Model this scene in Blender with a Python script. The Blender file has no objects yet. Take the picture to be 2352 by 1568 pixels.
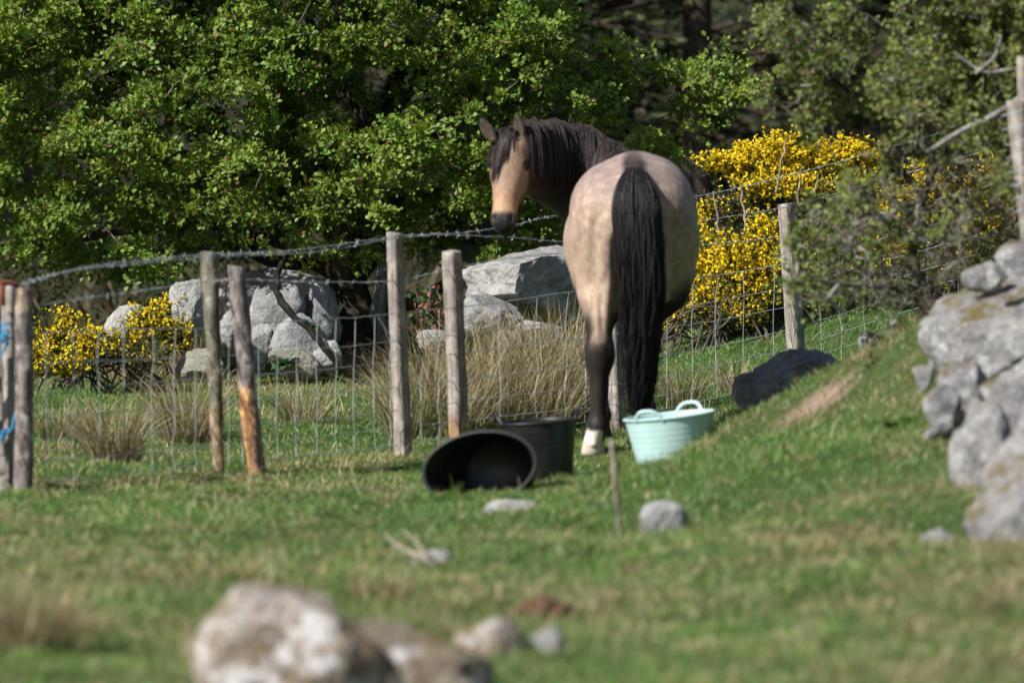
import bpy, math, random
import numpy as np
from mathutils import Vector

# ------------------------------------------------------------------ camera, sky, sun, exposure
scene = bpy.context.scene
COL = scene.collection
PW, PH = 2352.0, 1568.0            # working picture size used for measuring
F = 12348.0                        # focal length in those pixels
CAM_H = 1.5
PITCH = math.atan(514.0 / F)

cam_data = bpy.data.cameras.new('camera')
cam = bpy.data.objects.new('camera', cam_data)
COL.objects.link(cam)
cam.location = (0, 0, CAM_H)
cam.rotation_euler = (math.pi / 2 - PITCH, 0, 0)
cam_data.sensor_width = 36.0
cam_data.lens = 36.0 * F / PW
cam_data.clip_start = 0.5
cam_data.clip_end = 2000
cam_data.dof.use_dof = True
cam_data.dof.focus_distance = 28.5
cam_data.dof.aperture_fstop = 2.55
scene.camera = cam

SUN_EL = math.radians(40)
SUN_H = Vector((-0.82, -0.57, 0)).normalized()
sun_dir = Vector((SUN_H.x * math.cos(SUN_EL), SUN_H.y * math.cos(SUN_EL), math.sin(SUN_EL)))
world = bpy.data.worlds.new('World')
scene.world = world
world.use_nodes = True
wn = world.node_tree.nodes
sky = wn.new('ShaderNodeTexSky')
sky.sky_type = 'NISHITA'
sky.sun_disc = False
sky.sun_elevation = SUN_EL
sky.sun_rotation = math.atan2(sun_dir.x, sun_dir.y)
wn['Background'].inputs['Strength'].default_value = 0.068
world.node_tree.links.new(sky.outputs[0], wn['Background'].inputs['Color'])
sl = bpy.data.lights.new('sun', 'SUN')
sl.energy = 5.0
sl.angle = math.radians(0.5)
sl.color = (1.0, 0.97, 0.92)
sun = bpy.data.objects.new('sun', sl)
COL.objects.link(sun)
sun.rotation_euler = sun_dir.to_track_quat('Z', 'Y').to_euler()
sun.location = (-20, -10, 30)

scene.view_settings.view_transform = 'Standard'
scene.view_settings.look = 'None'
scene.view_settings.exposure = 0.58
scene.view_settings.gamma = 1.0
scene.render.engine = 'CYCLES'
scene.cycles.use_denoising = True
scene.cycles.max_bounces = 6
scene.cycles.transparent_max_bounces = 4

# ------------------------------------------------------------------ helpers
rng = np.random.default_rng(11)
random.seed(5)


def P(px, py, Y):
    """the point of the place at depth Y that the lens sees at (px, py)"""
    u = (px - PW / 2) / F
    v = (PH / 2 - py) / F
    dy = math.cos(PITCH) + v * math.sin(PITCH)
    dz = -math.sin(PITCH) + v * math.cos(PITCH)
    s = Y / dy
    return np.array((u * s, Y, CAM_H + dz * s))


def pxm(Y):
    return F / Y


def hash3(i, j, k, seed):
    n = (i * 374761393 + j * 668265263 + k * 2147483647 + seed * 974634777) & 0xFFFFFFFF
    n = ((n ^ (n >> 13)) * 1274126177) & 0xFFFFFFFF
    n = (n ^ (n >> 16)) & 0xFFFFFFFF
    return n.astype(np.float64) / 4294967295.0


def vnoise(p, seed=0):
    p = np.asarray(p, float)
    f = np.floor(p)
    t = p - f
    t = t * t * (3 - 2 * t)
    i = f.astype(np.int64)
    out = 0
    for dx in (0, 1):
        wx = t[:, 0] if dx else 1 - t[:, 0]
        for dy in (0, 1):
            wy = t[:, 1] if dy else 1 - t[:, 1]
            for dz in (0, 1):
                wz = t[:, 2] if dz else 1 - t[:, 2]
                out = out + wx * wy * wz * hash3(i[:, 0] + dx, i[:, 1] + dy, i[:, 2] + dz, seed)
    return out * 2 - 1


def fbm(p, octaves=4, seed=0, gain=0.5):
    p = np.asarray(p, float)
    a, s, o = 1.0, 0.0, 0.0
    for q in range(octaves):
        s = s + a * vnoise(p * (2.03 ** q) + 17.3 * q, seed + q * 31)
        o += a
        a *= gain
    return s / o


def smooth(a, b, x):
    t = np.clip((x - a) / (b - a), 0, 1)
    return t * t * (3 - 2 * t)


def unit(v):
    return v / np.maximum(np.linalg.norm(v, axis=-1, keepdims=True), 1e-9)


def origin_of(o):
    v = np.zeros(3)
    while o is not None:
        v += np.array(o.location)
        o = o.parent
    return v


def tag(o, label=None, cat=None, group=None, kind=None):
    if label: o['label'] = label
    if cat: o['category'] = cat
    if group: o['group'] = group
    if kind: o['kind'] = kind
    return o


def empty(name, loc, label, cat, group=None):
    o = bpy.data.objects.new(name, None)
    COL.objects.link(o)
    o.location = tuple(loc)
    o.empty_display_size = 0.1
    return tag(o, label, cat, group)


def make_mesh(name, V, Fc, col=None, flat=False):
    V = np.ascontiguousarray(V, np.float32)
    me = bpy.data.meshes.new(name)
    me.vertices.add(len(V))
    me.vertices.foreach_set('co', V.ravel())
    if isinstance(Fc, np.ndarray):
        Fc = [Fc]
    tot = sum(f.size for f in Fc)
    npoly = sum(len(f) for f in Fc)
    me.loops.add(tot)
    me.polygons.add(npoly)
    me.loops.foreach_set('vertex_index', np.concatenate([f.ravel() for f in Fc]).astype(np.int32))
    sizes = np.concatenate([np.full(len(f), f.shape[1]) for f in Fc])
    starts = np.concatenate([[0], np.cumsum(sizes)[:-1]]).astype(np.int32)
    me.polygons.foreach_set('loop_start', starts)
    me.polygons.foreach_set('use_smooth', np.full(npoly, not flat))
    me.update(calc_edges=True)
    if col is not None:
        a = me.color_attributes.new('Col', 'FLOAT_COLOR', 'POINT')
        c = np.ones((len(V), 4), np.float32)
        c[:, :3] = col
        a.data.foreach_set('color', c.ravel())
    return me


def obj(name, V, Fc, mat, parent=None, col=None, loc=None, flat=False):
    """one mesh object; V in world coordinates"""
    V = np.asarray(V, float)
    if parent is not None:
        off = origin_of(parent)
        oloc = (0, 0, 0)
    else:
        off = np.array(loc if loc is not None else (0, 0, 0), float)
        oloc = tuple(off)
    me = make_mesh(name, V - off, Fc, col, flat)
    me.materials.append(mat)
    o = bpy.data.objects.new(name, me)
    COL.objects.link(o)
    o.location = oloc
    if parent is not None:
        o.parent = parent
    return o


def frames(Pth):
    """Pth (N,S,3) -> two perpendicular unit fields"""
    T = np.gradient(Pth, axis=1)
    T = unit(T)
    ref = np.zeros_like(T)
    ref[..., 0] = 0.31; ref[..., 1] = 0.87; ref[..., 2] = 0.22
    A = unit(np.cross(T, ref))
    B = np.cross(T, A)
    return A, B


def tubes(Pth, R, sides=4, cap=True):
    """Pth (N,S,3), R (N,S) -> V, quads"""
    Pth = np.asarray(Pth, float)
    if Pth.ndim == 2:
        Pth = Pth[None]
    R = np.broadcast_to(np.asarray(R, float), Pth.shape[:2])
    N, S, _ = Pth.shape
    A, B = frames(Pth)
    ang = np.arange(sides) * 2 * np.pi / sides
    V = Pth[:, :, None, :] + R[:, :, None, None] * (A[:, :, None, :] * np.cos(ang)[None, None, :, None] + B[:, :, None, :] * np.sin(ang)[None, None, :, None])
    n, s, k = np.meshgrid(np.arange(N), np.arange(S - 1), np.arange(sides), indexing='ij')
    k2 = (k + 1) % sides
    b = n * S * sides
    q = np.stack([b + s * sides + k, b + s * sides + k2, b + (s + 1) * sides + k2, b + (s + 1) * sides + k], -1).reshape(-1, 4)
    return V.reshape(-1, 3), q


def join(parts):
    """[(V, quads[, col])] -> V, F, col"""
    Vs, Fs, Cs, n = [], [], [], 0
    for p in parts:
        Vs.append(p[0]); Fs.append(p[1] + n); n += len(p[0])
        if len(p) > 2: Cs.append(np.broadcast_to(p[2], (len(p[0]), 3)))
    return np.concatenate(Vs), np.concatenate(Fs), (np.concatenate(Cs) if Cs else None)


def resample(pts, n):
    """smooth polyline through pts (Catmull-Rom), n samples"""
    pts = np.asarray(pts, float)
    m = len(pts)
    ext = np.vstack([2 * pts[0] - pts[1], pts, 2 * pts[-1] - pts[-2]])
    t = np.linspace(0, m - 1 - 1e-6, n)
    i = t.astype(int)
    f = (t - i)[:, None]
    p0, p1, p2, p3 = ext[i], ext[i + 1], ext[i + 2], ext[i + 3]
    return 0.5 * (2 * p1 + (p2 - p0) * f + (2 * p0 - 5 * p1 + 4 * p2 - p3) * f ** 2 + (3 * p1 - p0 - 3 * p2 + p3) * f ** 3)


def leaves(C, axis, nrm, L, W, fold=0.25):
    """N folded rhombic leaves: C base (N,3), axis, nrm (N,3), L, W (N) -> V, tris"""
    axis = unit(axis)
    side = unit(np.cross(axis, nrm))
    up = np.cross(side, axis)
    L = np.broadcast_to(L, (len(C),))[:, None]
    W = np.broadcast_to(W, (len(C),))[:, None]
    a = C
    m = C + axis * L * 0.55
    l = m + side * W * 0.5 + up * W * fold
    r = m - side * W * 0.5 + up * W * fold
    t = C + axis * L
    V = np.stack([a, l, t, r], 1).reshape(-1, 3)
    b = np.arange(len(C))[:, None] * 4
    T = np.concatenate([b + [0, 2, 1], b + [0, 3, 2]], 1).reshape(-1, 3)
    return V, T


def blades(base, d, H, W, bend, segs=2):
    """N grass blades: base (N,3), d lean direction (N,3) horizontal, H, W, bend (N) -> V, tris"""
    N = len(base)
    H = np.broadcast_to(H, (N,)); W = np.broadcast_to(W, (N,)); bend = np.broadcast_to(bend, (N,))
    ang = rng.uniform(0, 2 * np.pi, N)
    side = np.stack([np.cos(ang), np.sin(ang), np.zeros(N)], 1)
    up = np.array((0, 0, 1.0))
    rows = []
    for s in range(segs + 1):
        t = s / segs
        c = base + up * (H * (t - 0.32 * bend * t * t))[:, None] + d * (H * bend * t * t * 0.9 + H * 0.18 * t)[:, None]
        if s < segs:
            w = (W * 0.5 * (1 - 0.55 * t))[:, None]
            rows += [c - side * w, c + side * w]
        else:
            rows += [c]
    V = np.stack(rows, 1).reshape(-1, 3)
    k = 2 * segs + 1
    T = []
    for s in range(segs - 1):
        a = 2 * s
        T += [[a, a + 1, a + 3], [a, a + 3, a + 2]]
    a = 2 * (segs - 1)
    T += [[a, a + 1, a + 2]]
    T = (np.arange(N)[:, None, None] * k + np.array(T)[None]).reshape(-1, 3)
    return V, T, k


def rep(c, k):
    return np.repeat(c, k, axis=0)


# ------------------------------------------------------------------ materials
def new_mat(name):
    m = bpy.data.materials.new(name)
    m.use_nodes = True
    nt = m.node_tree
    return m, nt, nt.nodes, nt.links, nt.nodes['Principled BSDF']


def noise_node(n, scale, detail=5, rough=0.6):
    t = n.new('ShaderNodeTexNoise')
    t.inputs['Scale'].default_value = scale
    t.inputs['Detail'].default_value = detail
    t.inputs['Roughness'].default_value = rough
    return t


def ramp(n, l, src, stops):
    r = n.new('ShaderNodeValToRGB')
    e = r.color_ramp.elements
    while len(e) < len(stops):
        e.new(0.5)
    for x, (pos, c) in zip(e, stops):
        x.position = pos
        x.color = (c[0], c[1], c[2], 1) if not np.isscalar(c) else (c, c, c, 1)
    l.new(src, r.inputs[0])
    return r


def mixc(n, l, fac, a, b, mode='MIX'):
    m = n.new('ShaderNodeMix')
    m.data_type = 'RGBA'
    m.blend_type = mode
    for s, v in ((m.inputs[0], fac), (m.inputs[6], a), (m.inputs[7], b)):
        if hasattr(v, 'is_linked') or hasattr(v, 'links'):
            l.new(v, s)
        elif np.isscalar(v):
            s.default_value = v
        else:
            s.default_value = (v[0], v[1], v[2], 1)
    return m.outputs[2]


def mapping(n, l, scale=(1, 1, 1), kind='Object'):
    tc = n.new('ShaderNodeTexCoord')
    mp = n.new('ShaderNodeMapping')
    mp.inputs['Scale'].default_value = scale
    l.new(tc.outputs[kind], mp.inputs[0])
    return mp.outputs[0]


def bump(n, l, b, height, strength, dist):
    bp = n.new('ShaderNodeBump')
    bp.inputs['Strength'].default_value = strength
    bp.inputs['Distance'].default_value = dist
    l.new(height, bp.inputs['Height'])
    l.new(bp.outputs[0], b.inputs['Normal'])
    return bp


def mat_attr(name, rough=0.6, trans=0.0, spec=0.3, tint=(1.25, 1.15, 0.45), vary=0.25, vscale=6.0):
    m, nt, n, l, b = new_mat(name)
    a = n.new('ShaderNodeAttribute'); a.attribute_name = 'Col'
    ns = noise_node(n, vscale, 3)
    l.new(mapping(n, l), ns.inputs['Vector'])
    r = ramp(n, l, ns.outputs[0], [(0.3, 1 - vary), (0.7, 1 + vary)])
    c = mixc(n, l, 1.0, a.outputs['Color'], r.outputs[0], 'MULTIPLY')
    l.new(c, b.inputs['Base Color'])
    b.inputs['Roughness'].default_value = rough
    b.inputs['Specular IOR Level'].default_value = spec
    if trans:
        t = n.new('ShaderNodeBsdfTranslucent')
        tc = mixc(n, l, 1.0, c, tint, 'MULTIPLY')
        l.new(tc, t.inputs['Color'])
        mx = n.new('ShaderNodeMixShader')
        mx.inputs[0].default_value = trans
        l.new(b.outputs[0], mx.inputs[1]); l.new(t.outputs[0], mx.inputs[2])
        l.new(mx.outputs[0], n['Material Output'].inputs['Surface'])
    return m


def mat_rock(name, base=(0.30, 0.29, 0.28), dark=(0.14, 0.135, 0.13), lichen=(0.52, 0.51, 0.47), lich=0.5, moss=0.0, warm=0.0, scale=1.0):
    m, nt, n, l, b = new_mat(name)
    v = mapping(n, l, (scale,) * 3)
    n1 = noise_node(n, 3.0, 6, 0.65); l.new(v, n1.inputs['Vector'])
    n2 = noise_node(n, 9.0, 6, 0.7); l.new(v, n2.inputs['Vector'])
    n3 = noise_node(n, 60.0, 3, 0.7); l.new(v, n3.inputs['Vector'])
    n4 = noise_node(n, 2.1, 4, 0.6); l.new(v, n4.inputs['Vector'])
    c = ramp(n, l, n1.outputs[0], [(0.32, dark), (0.55, base), (0.75, [x * 1.2 for x in base])]).outputs[0]
    f = ramp(n, l, n2.outputs[0], [(0.60 - 0.12 * lich, 0.0), (0.68 - 0.1 * lich, lich)]).outputs[0]
    c = mixc(n, l, f, c, lichen)
    g = ramp(n, l, n3.outputs[0], [(0.35, 0.62), (0.65, 1.25)]).outputs[0]
    c = mixc(n, l, 0.75, c, g, 'MULTIPLY')
    if warm:
        f = ramp(n, l, n4.outputs[0], [(0.45, 0.0), (0.62, warm)]).outputs[0]
        c = mixc(n, l, f, c, (0.30, 0.20, 0.11))
    if moss:
        ge = n.new('ShaderNodeNewGeometry')
        sx = n.new('ShaderNodeSeparateXYZ'); l.new(ge.outputs['Normal'], sx.inputs[0])
        ad = n.new('ShaderNodeMath'); ad.operation = 'MULTIPLY_ADD'
        l.new(sx.outputs[2], ad.inputs[0]); ad.inputs[1].default_value = 0.16
        l.new(mixc(n, l, 0.45, n4.outputs[0], n2.outputs[0]), ad.inputs[2])
        f = ramp(n, l, ad.outputs[0], [(0.72 - 0.22 * moss, 0.0), (0.80 - 0.2 * moss, 0.95)]).outputs[0]
        mc = ramp(n, l, n3.outputs[0], [(0.3, (0.035, 0.045, 0.012)), (0.5, (0.13, 0.10, 0.03)), (0.75, (0.24, 0.17, 0.06))]).outputs[0]
        c = mixc(n, l, f, c, mc)
    l.new(c, b.inputs['Base Color'])
    b.inputs['Roughness'].default_value = 0.9
    b.inputs['Specular IOR Level'].default_value = 0.2
    h = mixc(n, l, 0.5, n2.outputs[0], n3.outputs[0])
    bump(n, l, b, h, 0.9, 0.035)
    return m


def mat_wood(name, c1, c2, c3=None, grain=(60, 60, 3), bark=False):
    m, nt, n, l, b = new_mat(name)
    a = n.new('ShaderNodeAttribute'); a.attribute_name = 'Col'
    v = mapping(n, l, (1, 1, 1))
    vg = mapping(n, l, grain)
    n1 = noise_node(n, 1.0, 6, 0.65); l.new(vg, n1.inputs['Vector'])
    n2 = noise_node(n, 14.0, 5, 0.65); l.new(v, n2.inputs['Vector'])
    c = ramp(n, l, n1.outputs[0], [(0.3, c1), (0.65, c2)]).outputs[0]
    f = ramp(n, l, n2.outputs[0], [(0.45, 0.55), (0.62, 1.1)]).outputs[0]
    c = mixc(n, l, 0.8, c, f, 'MULTIPLY')
    if c3:
        f2 = ramp(n, l, n2.outputs[0], [(0.58, 0.0), (0.66, 0.7)]).outputs[0]
        c = mixc(n, l, f2, c, c3)
    c = mixc(n, l, 1.0, c, a.outputs['Color'], 'MULTIPLY')
    l.new(c, b.inputs['Base Color'])
    b.inputs['Roughness'].default_value = 0.88
    b.inputs['Specular IOR Level'].default_value = 0.2
    h = mixc(n, l, 0.6 if bark else 0.25, n1.outputs[0], n2.outputs[0])
    bump(n, l, b, h, 1.0, 0.02 if bark else 0.007)
    return m


def mat_plain(name, c, rough=0.5, metal=0.0, spec=0.5, dirt=0.0, dcol=(0.2, 0.17, 0.12), dscale=12):
    m, nt, n, l, b = new_mat(name)
    v = mapping(n, l)
    n1 = noise_node(n, dscale, 6, 0.7); l.new(v, n1.inputs['Vector'])
    f = ramp(n, l, n1.outputs[0], [(0.45, 0.0), (0.75, dirt)]).outputs[0]
    l.new(mixc(n, l, f, c, dcol), b.inputs['Base Color'])
    rr = ramp(n, l, n1.outputs[0], [(0.3, rough * 0.85), (0.7, min(1, rough * 1.2))])
    l.new(rr.outputs[0], b.inputs['Roughness'])
    b.inputs['Metallic'].default_value = metal
    b.inputs['Specular IOR Level'].default_value = spec
    return m


M = {}
M['grass'] = mat_attr('grass_blades', 0.5, 0.30, 0.3, vary=0.22, vscale=0.9)
M['rush'] = mat_attr('rush_blades', 0.6, 0.12, 0.25, vary=0.2)
M['leaf'] = mat_attr('hawthorn_leaf', 0.5, 0.32, 0.35, vary=0.22, vscale=2.5)
M['bushleaf'] = mat_attr('bush_leaf', 0.55, 0.28, 0.3, vary=0.25, vscale=4)
M['needle'] = mat_attr('conifer_needle', 0.65, 0.1, 0.2, vary=0.35, vscale=0.6)
M['gorse'] = mat_attr('gorse_spine', 0.65, 0.08, 0.2, vary=0.3)
M['petal'] = mat_attr('gorse_petal', 0.55, 0.35, 0.2, tint=(1.0, 1.0, 0.9), vary=0.1)
M['plant'] = mat_attr('plant_leaf', 0.5, 0.25, 0.35, vary=0.2)
M['bark'] = mat_wood('hawthorn_bark', (0.022, 0.018, 0.014), (0.10, 0.085, 0.065), (0.14, 0.14, 0.09), (22, 22, 5), True)
M['twig'] = mat_wood('lichen_twig', (0.12, 0.11, 0.10), (0.36, 0.34, 0.31), (0.5, 0.5, 0.46), (30, 30, 8), True)
M['cbark'] = mat_wood('conifer_bark', (0.03, 0.022, 0.016), (0.10, 0.075, 0.055), None, (8, 8, 2), True)
M['dead'] = mat_wood('dead_gorse_wood', (0.16, 0.13, 0.10), (0.36, 0.31, 0.25), None, (20, 20, 6))
M['post'] = mat_wood('sawn_post', (0.15, 0.125, 0.105), (0.46, 0.41, 0.36), None, (80, 80, 3.0))
M['postbark'] = mat_wood('bark_post', (0.06, 0.05, 0.045), (0.36, 0.31, 0.28), (0.50, 0.44, 0.39), (34, 34, 12), True)
M['postlichen'] = mat_wood('lichen_post', (0.05, 0.046, 0.035), (0.31, 0.29, 0.21), (0.42, 0.41, 0.30), (36, 36, 11), True)
M['wire'] = mat_plain('galvanised_wire', (0.50, 0.53, 0.56), 0.45, 0.3, 0.5, 0.4, (0.2, 0.2, 0.2), 30)
M['rust'] = mat_plain('rusty_iron', (0.20, 0.065, 0.04), 0.8, 0.0, 0.3, 0.6, (0.12, 0.04, 0.02), 20)
M['twine'] = mat_plain('blue_twine', (0.03, 0.22, 0.42), 0.6, 0.0, 0.3, 0.4, (0.1, 0.35, 0.5), 40)
M['mint'] = mat_plain('mint_rubber', (0.44, 0.625, 0.615), 0.5, 0.0, 0.4, 0.5, (0.30, 0.40, 0.33), 9)
M['black'] = mat_plain('black_rubber', (0.007, 0.007, 0.008), 0.42, 0.0, 0.45, 0.35, (0.035, 0.031, 0.026), 7)
M['rock'] = mat_rock('granite', (0.32, 0.315, 0.31), (0.17, 0.168, 0.166), (0.46, 0.455, 0.44), 0.5)
M['rock_pale'] = mat_rock('pale_granite', (0.36, 0.35, 0.335), (0.19, 0.185, 0.18), (0.50, 0.49, 0.46), 0.5)
M['rock_olive'] = mat_rock('weathered_granite', (0.30, 0.29, 0.25), (0.15, 0.15, 0.11), (0.42, 0.41, 0.36), 0.4, 0.0, 0.25)
M['rock_bank'] = mat_rock('lichened_granite', (0.30, 0.29, 0.29), (0.13, 0.126, 0.126), (0.50, 0.49, 0.48), 0.8, 0.55, 0.0, 1.8)
M['rock_dark'] = mat_rock('dark_rock', (0.24, 0.24, 0.245), (0.08, 0.08, 0.085), (0.4, 0.4, 0.4), 0.6, 0.3, 0.0, 2.0)
M['rock_moss'] = mat_rock('mossy_rock', (0.29, 0.235, 0.18), (0.14, 0.10, 0.055), (0.62, 0.60, 0.60), 1.0, 0.55, 0.55, 1.4)
M['dung'] = mat_plain('dung', (0.09, 0.05, 0.03), 0.85, 0, 0.2, 0.7, (0.16, 0.09, 0.05), 25)
M['hair'] = mat_attr('horse_hair', 0.5, 0.0, 0.22, vary=0.2, vscale=30)
M['eye'] = mat_plain('eye_gloss', (0.012, 0.008, 0.006), 0.08, 0, 0.6)
M['hoof'] = mat_plain('hoof_horn', (0.25, 0.21, 0.17), 0.6, 0, 0.3, 0.6, (0.12, 0.09, 0.06), 20)
M['hoof_pale'] = mat_plain('pale_hoof_horn', (0.58, 0.50, 0.43), 0.6, 0, 0.3, 0.35, (0.3, 0.24, 0.18), 20)
M['hoof_dark'] = mat_plain('dark_hoof_horn', (0.03, 0.025, 0.022), 0.6, 0, 0.3, 0.5, (0.1, 0.08, 0.05), 20)


def mat_coat():
    m, nt, n, l, b = new_mat('horse_coat')
    a = n.new('ShaderNodeAttribute'); a.attribute_name = 'Col'
    v = mapping(n, l)
    vo = n.new('ShaderNodeTexVoronoi'); vo.inputs['Scale'].default_value = 24
    n0 = noise_node(n, 9, 3); l.new(v, n0.inputs['Vector'])
    vd = mixc(n, l, 0.06, v, n0.outputs['Color'])
    l.new(vd, vo.inputs['Vector'])
    dap = ramp(n, l, vo.outputs['Distance'], [(0.1, 1.2), (0.55, 0.84)]).outputs[0]
    a2 = n.new('ShaderNodeAttribute'); a2.attribute_name = 'Dap'
    c = mixc(n, l, a2.outputs['Fac'], a.outputs['Color'], mixc(n, l, 1.0, a.outputs['Color'], dap, 'MULTIPLY'))
    vh = mapping(n, l, (1, 1, 0.25))
    n2 = noise_node(n, 110, 4, 0.7); l.new(vh, n2.inputs['Vector'])
    n3 = noise_node(n, 14, 4, 0.6); l.new(v, n3.inputs['Vector'])
    c = mixc(n, l, 1.0, c, ramp(n, l, n2.outputs[0], [(0.3, 0.70), (0.7, 1.25)]).outputs[0], 'MULTIPLY')
    c = mixc(n, l, 1.0, c, ramp(n, l, n3.outputs[0], [(0.3, 0.74), (0.7, 1.2)]).outputs[0], 'MULTIPLY')
    l.new(c, b.inputs['Base Color'])
    b.inputs['Roughness'].default_value = 0.58
    b.inputs['Specular IOR Level'].default_value = 0.25
    b.inputs['Sheen Weight'].default_value = 0.03
    b.inputs['Sheen Roughness'].default_value = 0.5
    bump(n, l, b, n2.outputs[0], 0.35, 0.004)
    return m


M['coat'] = mat_coat()


def mat_ground():
    m, nt, n, l, b = new_mat('pasture')
    a = n.new('ShaderNodeAttribute'); a.attribute_name = 'Col'
    v = mapping(n, l)
    n1 = noise_node(n, 1.6, 6, 0.65); l.new(v, n1.inputs['Vector'])
    n2 = noise_node(n, 28, 5, 0.7); l.new(v, n2.inputs['Vector'])
    c = mixc(n, l, 1.0, a.outputs['Color'], ramp(n, l, n1.outputs[0], [(0.3, 0.7), (0.7, 1.3)]).outputs[0], 'MULTIPLY')
    c = mixc(n, l, 0.8, c, ramp(n, l, n2.outputs[0], [(0.3, 0.5), (0.7, 1.4)]).outputs[0], 'MULTIPLY')
    l.new(c, b.inputs['Base Color'])
    b.inputs['Roughness'].default_value = 0.95
    b.inputs['Specular IOR Level'].default_value = 0.1
    bump(n, l, b, n2.outputs[0], 0.8, 0.02)
    return m


M['ground'] = mat_ground()

# ------------------------------------------------------------------ ground
CP = [(50, 1132, 22.2), (300, 1110, 22.8), (500, 1090, 23.3), (720, 1065, 23.9), (925, 1046, 24.6), (1050, 1018, 25.0), (1230, 1008, 25.7), (1415, 998, 26.3),
      (1600, 960, 26.9), (1825, 885, 27.5), (2000, 815, 27.8), (2200, 740, 28.2),
      (1365, 1045, 24.0), (1460, 1020, 24.2), (1384, 1012, 25.2), (1490, 995, 25.2),
      (-300, 880, 31), (100, 868, 31), (450, 866, 31), (820, 850, 31.5), (1000, 860, 31), (1250, 845, 30.5), (1500, 795, 30),
      (1650, 748, 30), (1800, 733, 30), (2000, 695, 30), (2200, 650, 30), (2500, 600, 30),
      (-100, 985, 26.5), (250, 970, 26.5), (700, 955, 26.5), (1150, 930, 27.5), (1450, 905, 28), (1650, 840, 28.5), (1900, 770, 28.8),
      (-100, 1200, 20), (400, 1198, 20), (800, 1198, 20), (1100, 1142, 21.3), (1250, 1106, 22.3), (1470, 1093, 22.6), (1200, 1200, 19.9), (1500, 1215, 19.6),
      (1560, 1050, 22.3), (1640, 990, 22.4), (1700, 955, 22.5), (1850, 935, 22.3), (1950, 865, 22.3), (2050, 800, 22.4), (2150, 735, 22.4), (2300, 660, 22.4), (2550, 560, 22.4),
      (1560, 1030, 24.0), (1700, 985, 23.8), (1850, 912, 24.8), (2000, 830, 24.4), (2150, 760, 24.6), (2350, 680, 25),
      (1700, 1085, 20.5), (2000, 1000, 20.8), (2150, 985, 20.5), (2350, 960, 20.6), (2100, 1150, 18.8), (1800, 1195, 18.8), (2200, 1245, 17.6), (2500, 1120, 19.6), (2350, 1262, 18.0), (2500, 1250, 18.0),
      (1500, 1262, 18.4), (2300, 1400, 15.5), (1900, 1410, 16), (1200, 1272, 18.3), (800, 1300, 18), (300, 1330, 17.5),
      (200, 1505, 15), (1200, 1505, 15), (2200, 1550, 14.3)]
cp = np.array([P(*c) for c in CP] + [(x, y, 0.0) for x in (-4, -1.5, 1, 3) for y in (9.0, 12.0)] + [(-5, 17, 0), (-5, 22, -0.03), (-6, 27, 0), (5, 15, .25), (5, 19, .5), (5, 24, .95), (5.5, 30, 1.0),
              (-6, 34, .1), (-2, 34.5, .1), (2, 34, .4), (5, 34, .95)])


def tps_fit(xy, z, lam=0.02):
    n = len(xy)
    d = np.linalg.norm(xy[:, None] - xy[None], axis=2)
    K = np.where(d > 0, d * d * np.log(np.maximum(d, 1e-9)), 0) + lam * np.eye(n)
    Pm = np.hstack([np.ones((n, 1)), xy])
    A = np.zeros((n + 3, n + 3))
    A[:n, :n] = K; A[:n, n:] = Pm; A[n:, :n] = Pm.T
    return np.linalg.solve(A, np.concatenate([z, np.zeros(3)]))


TW = tps_fit(cp[:, :2], cp[:, 2])


def hill(x, y):
    r = np.maximum(0, y - 34.0)
    h = 0.11 * r * r / (r + 6.0)
    return np.minimum(h, 30 + 0 * h) + 0.1 * np.sin(x * 0.3 + y * 0.21) * smooth(35, 50, y) + 0.12 * np.maximum(0, x - 4) * smooth(14, 24, y) * (x < 30) + (x >= 30) * 3.1 * smooth(14, 24, y)


def ground_z(x, y):
    x = np.atleast_1d(np.asarray(x, float)); y = np.atleast_1d(np.asarray(y, float))
    out = np.zeros(len(x))
    for i in range(0, len(x), 40000):
        xx, yy = x[i:i + 40000], y[i:i + 40000]
        d2 = (xx[:, None] - cp[:, 0]) ** 2 + (yy[:, None] - cp[:, 1]) ** 2
        K = 0.5 * d2 * np.log(np.maximum(d2, 1e-12))
        out[i:i + 40000] = K @ TW[:-3] + TW[-3] + TW[-2] * xx + TW[-1] * yy
    w = smooth(-7.0, -4.6, x) * smooth(7.0, 4.6, x) * smooth(9, 12, y) * smooth(38, 33.5, y)
    z = out * w + hill(x, y) * (1 - w)
    p = np.stack([x, y, np.zeros_like(x)], 1)
    near = smooth(60, 35, y)
    z = z + 0.032 * near * fbm(p * 1.7, 3, 4) + 0.026 * near * fbm(p * 5.5, 2, 9)
    return z


def gz(x, y):
    return float(ground_z([x], [y])[0])


xs = np.unique(np.concatenate([np.linspace(-400, -40, 13), np.linspace(-40, -7, 23), np.linspace(-7, 7, 135), np.linspace(7, 40, 23), np.linspace(40, 400, 13)]))
ys = np.unique(np.concatenate([np.linspace(-300, -20, 10), np.linspace(-20, 11, 24), np.linspace(11, 36, 235), np.linspace(36, 90, 55), np.linspace(90, 600, 20)]))
GX, GY = np.meshgrid(xs, ys, indexing='ij')
gx, gy = GX.ravel(), GY.ravel()
gzv = ground_z(gx, gy)
nx, ny = len(xs), len(ys)
ii, jj = np.meshgrid(np.arange(nx - 1), np.arange(ny - 1), indexing='ij')
gq = np.stack([ii * ny + jj, (ii + 1) * ny + jj, (ii + 1) * ny + jj + 1, ii * ny + jj + 1], -1).reshape(-1, 4)

earth_spots = [(P(1893, 970, 22.15), 0.15, 0.20), (P(2010, 900, 22.1), 0.04, 0.07)]


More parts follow.
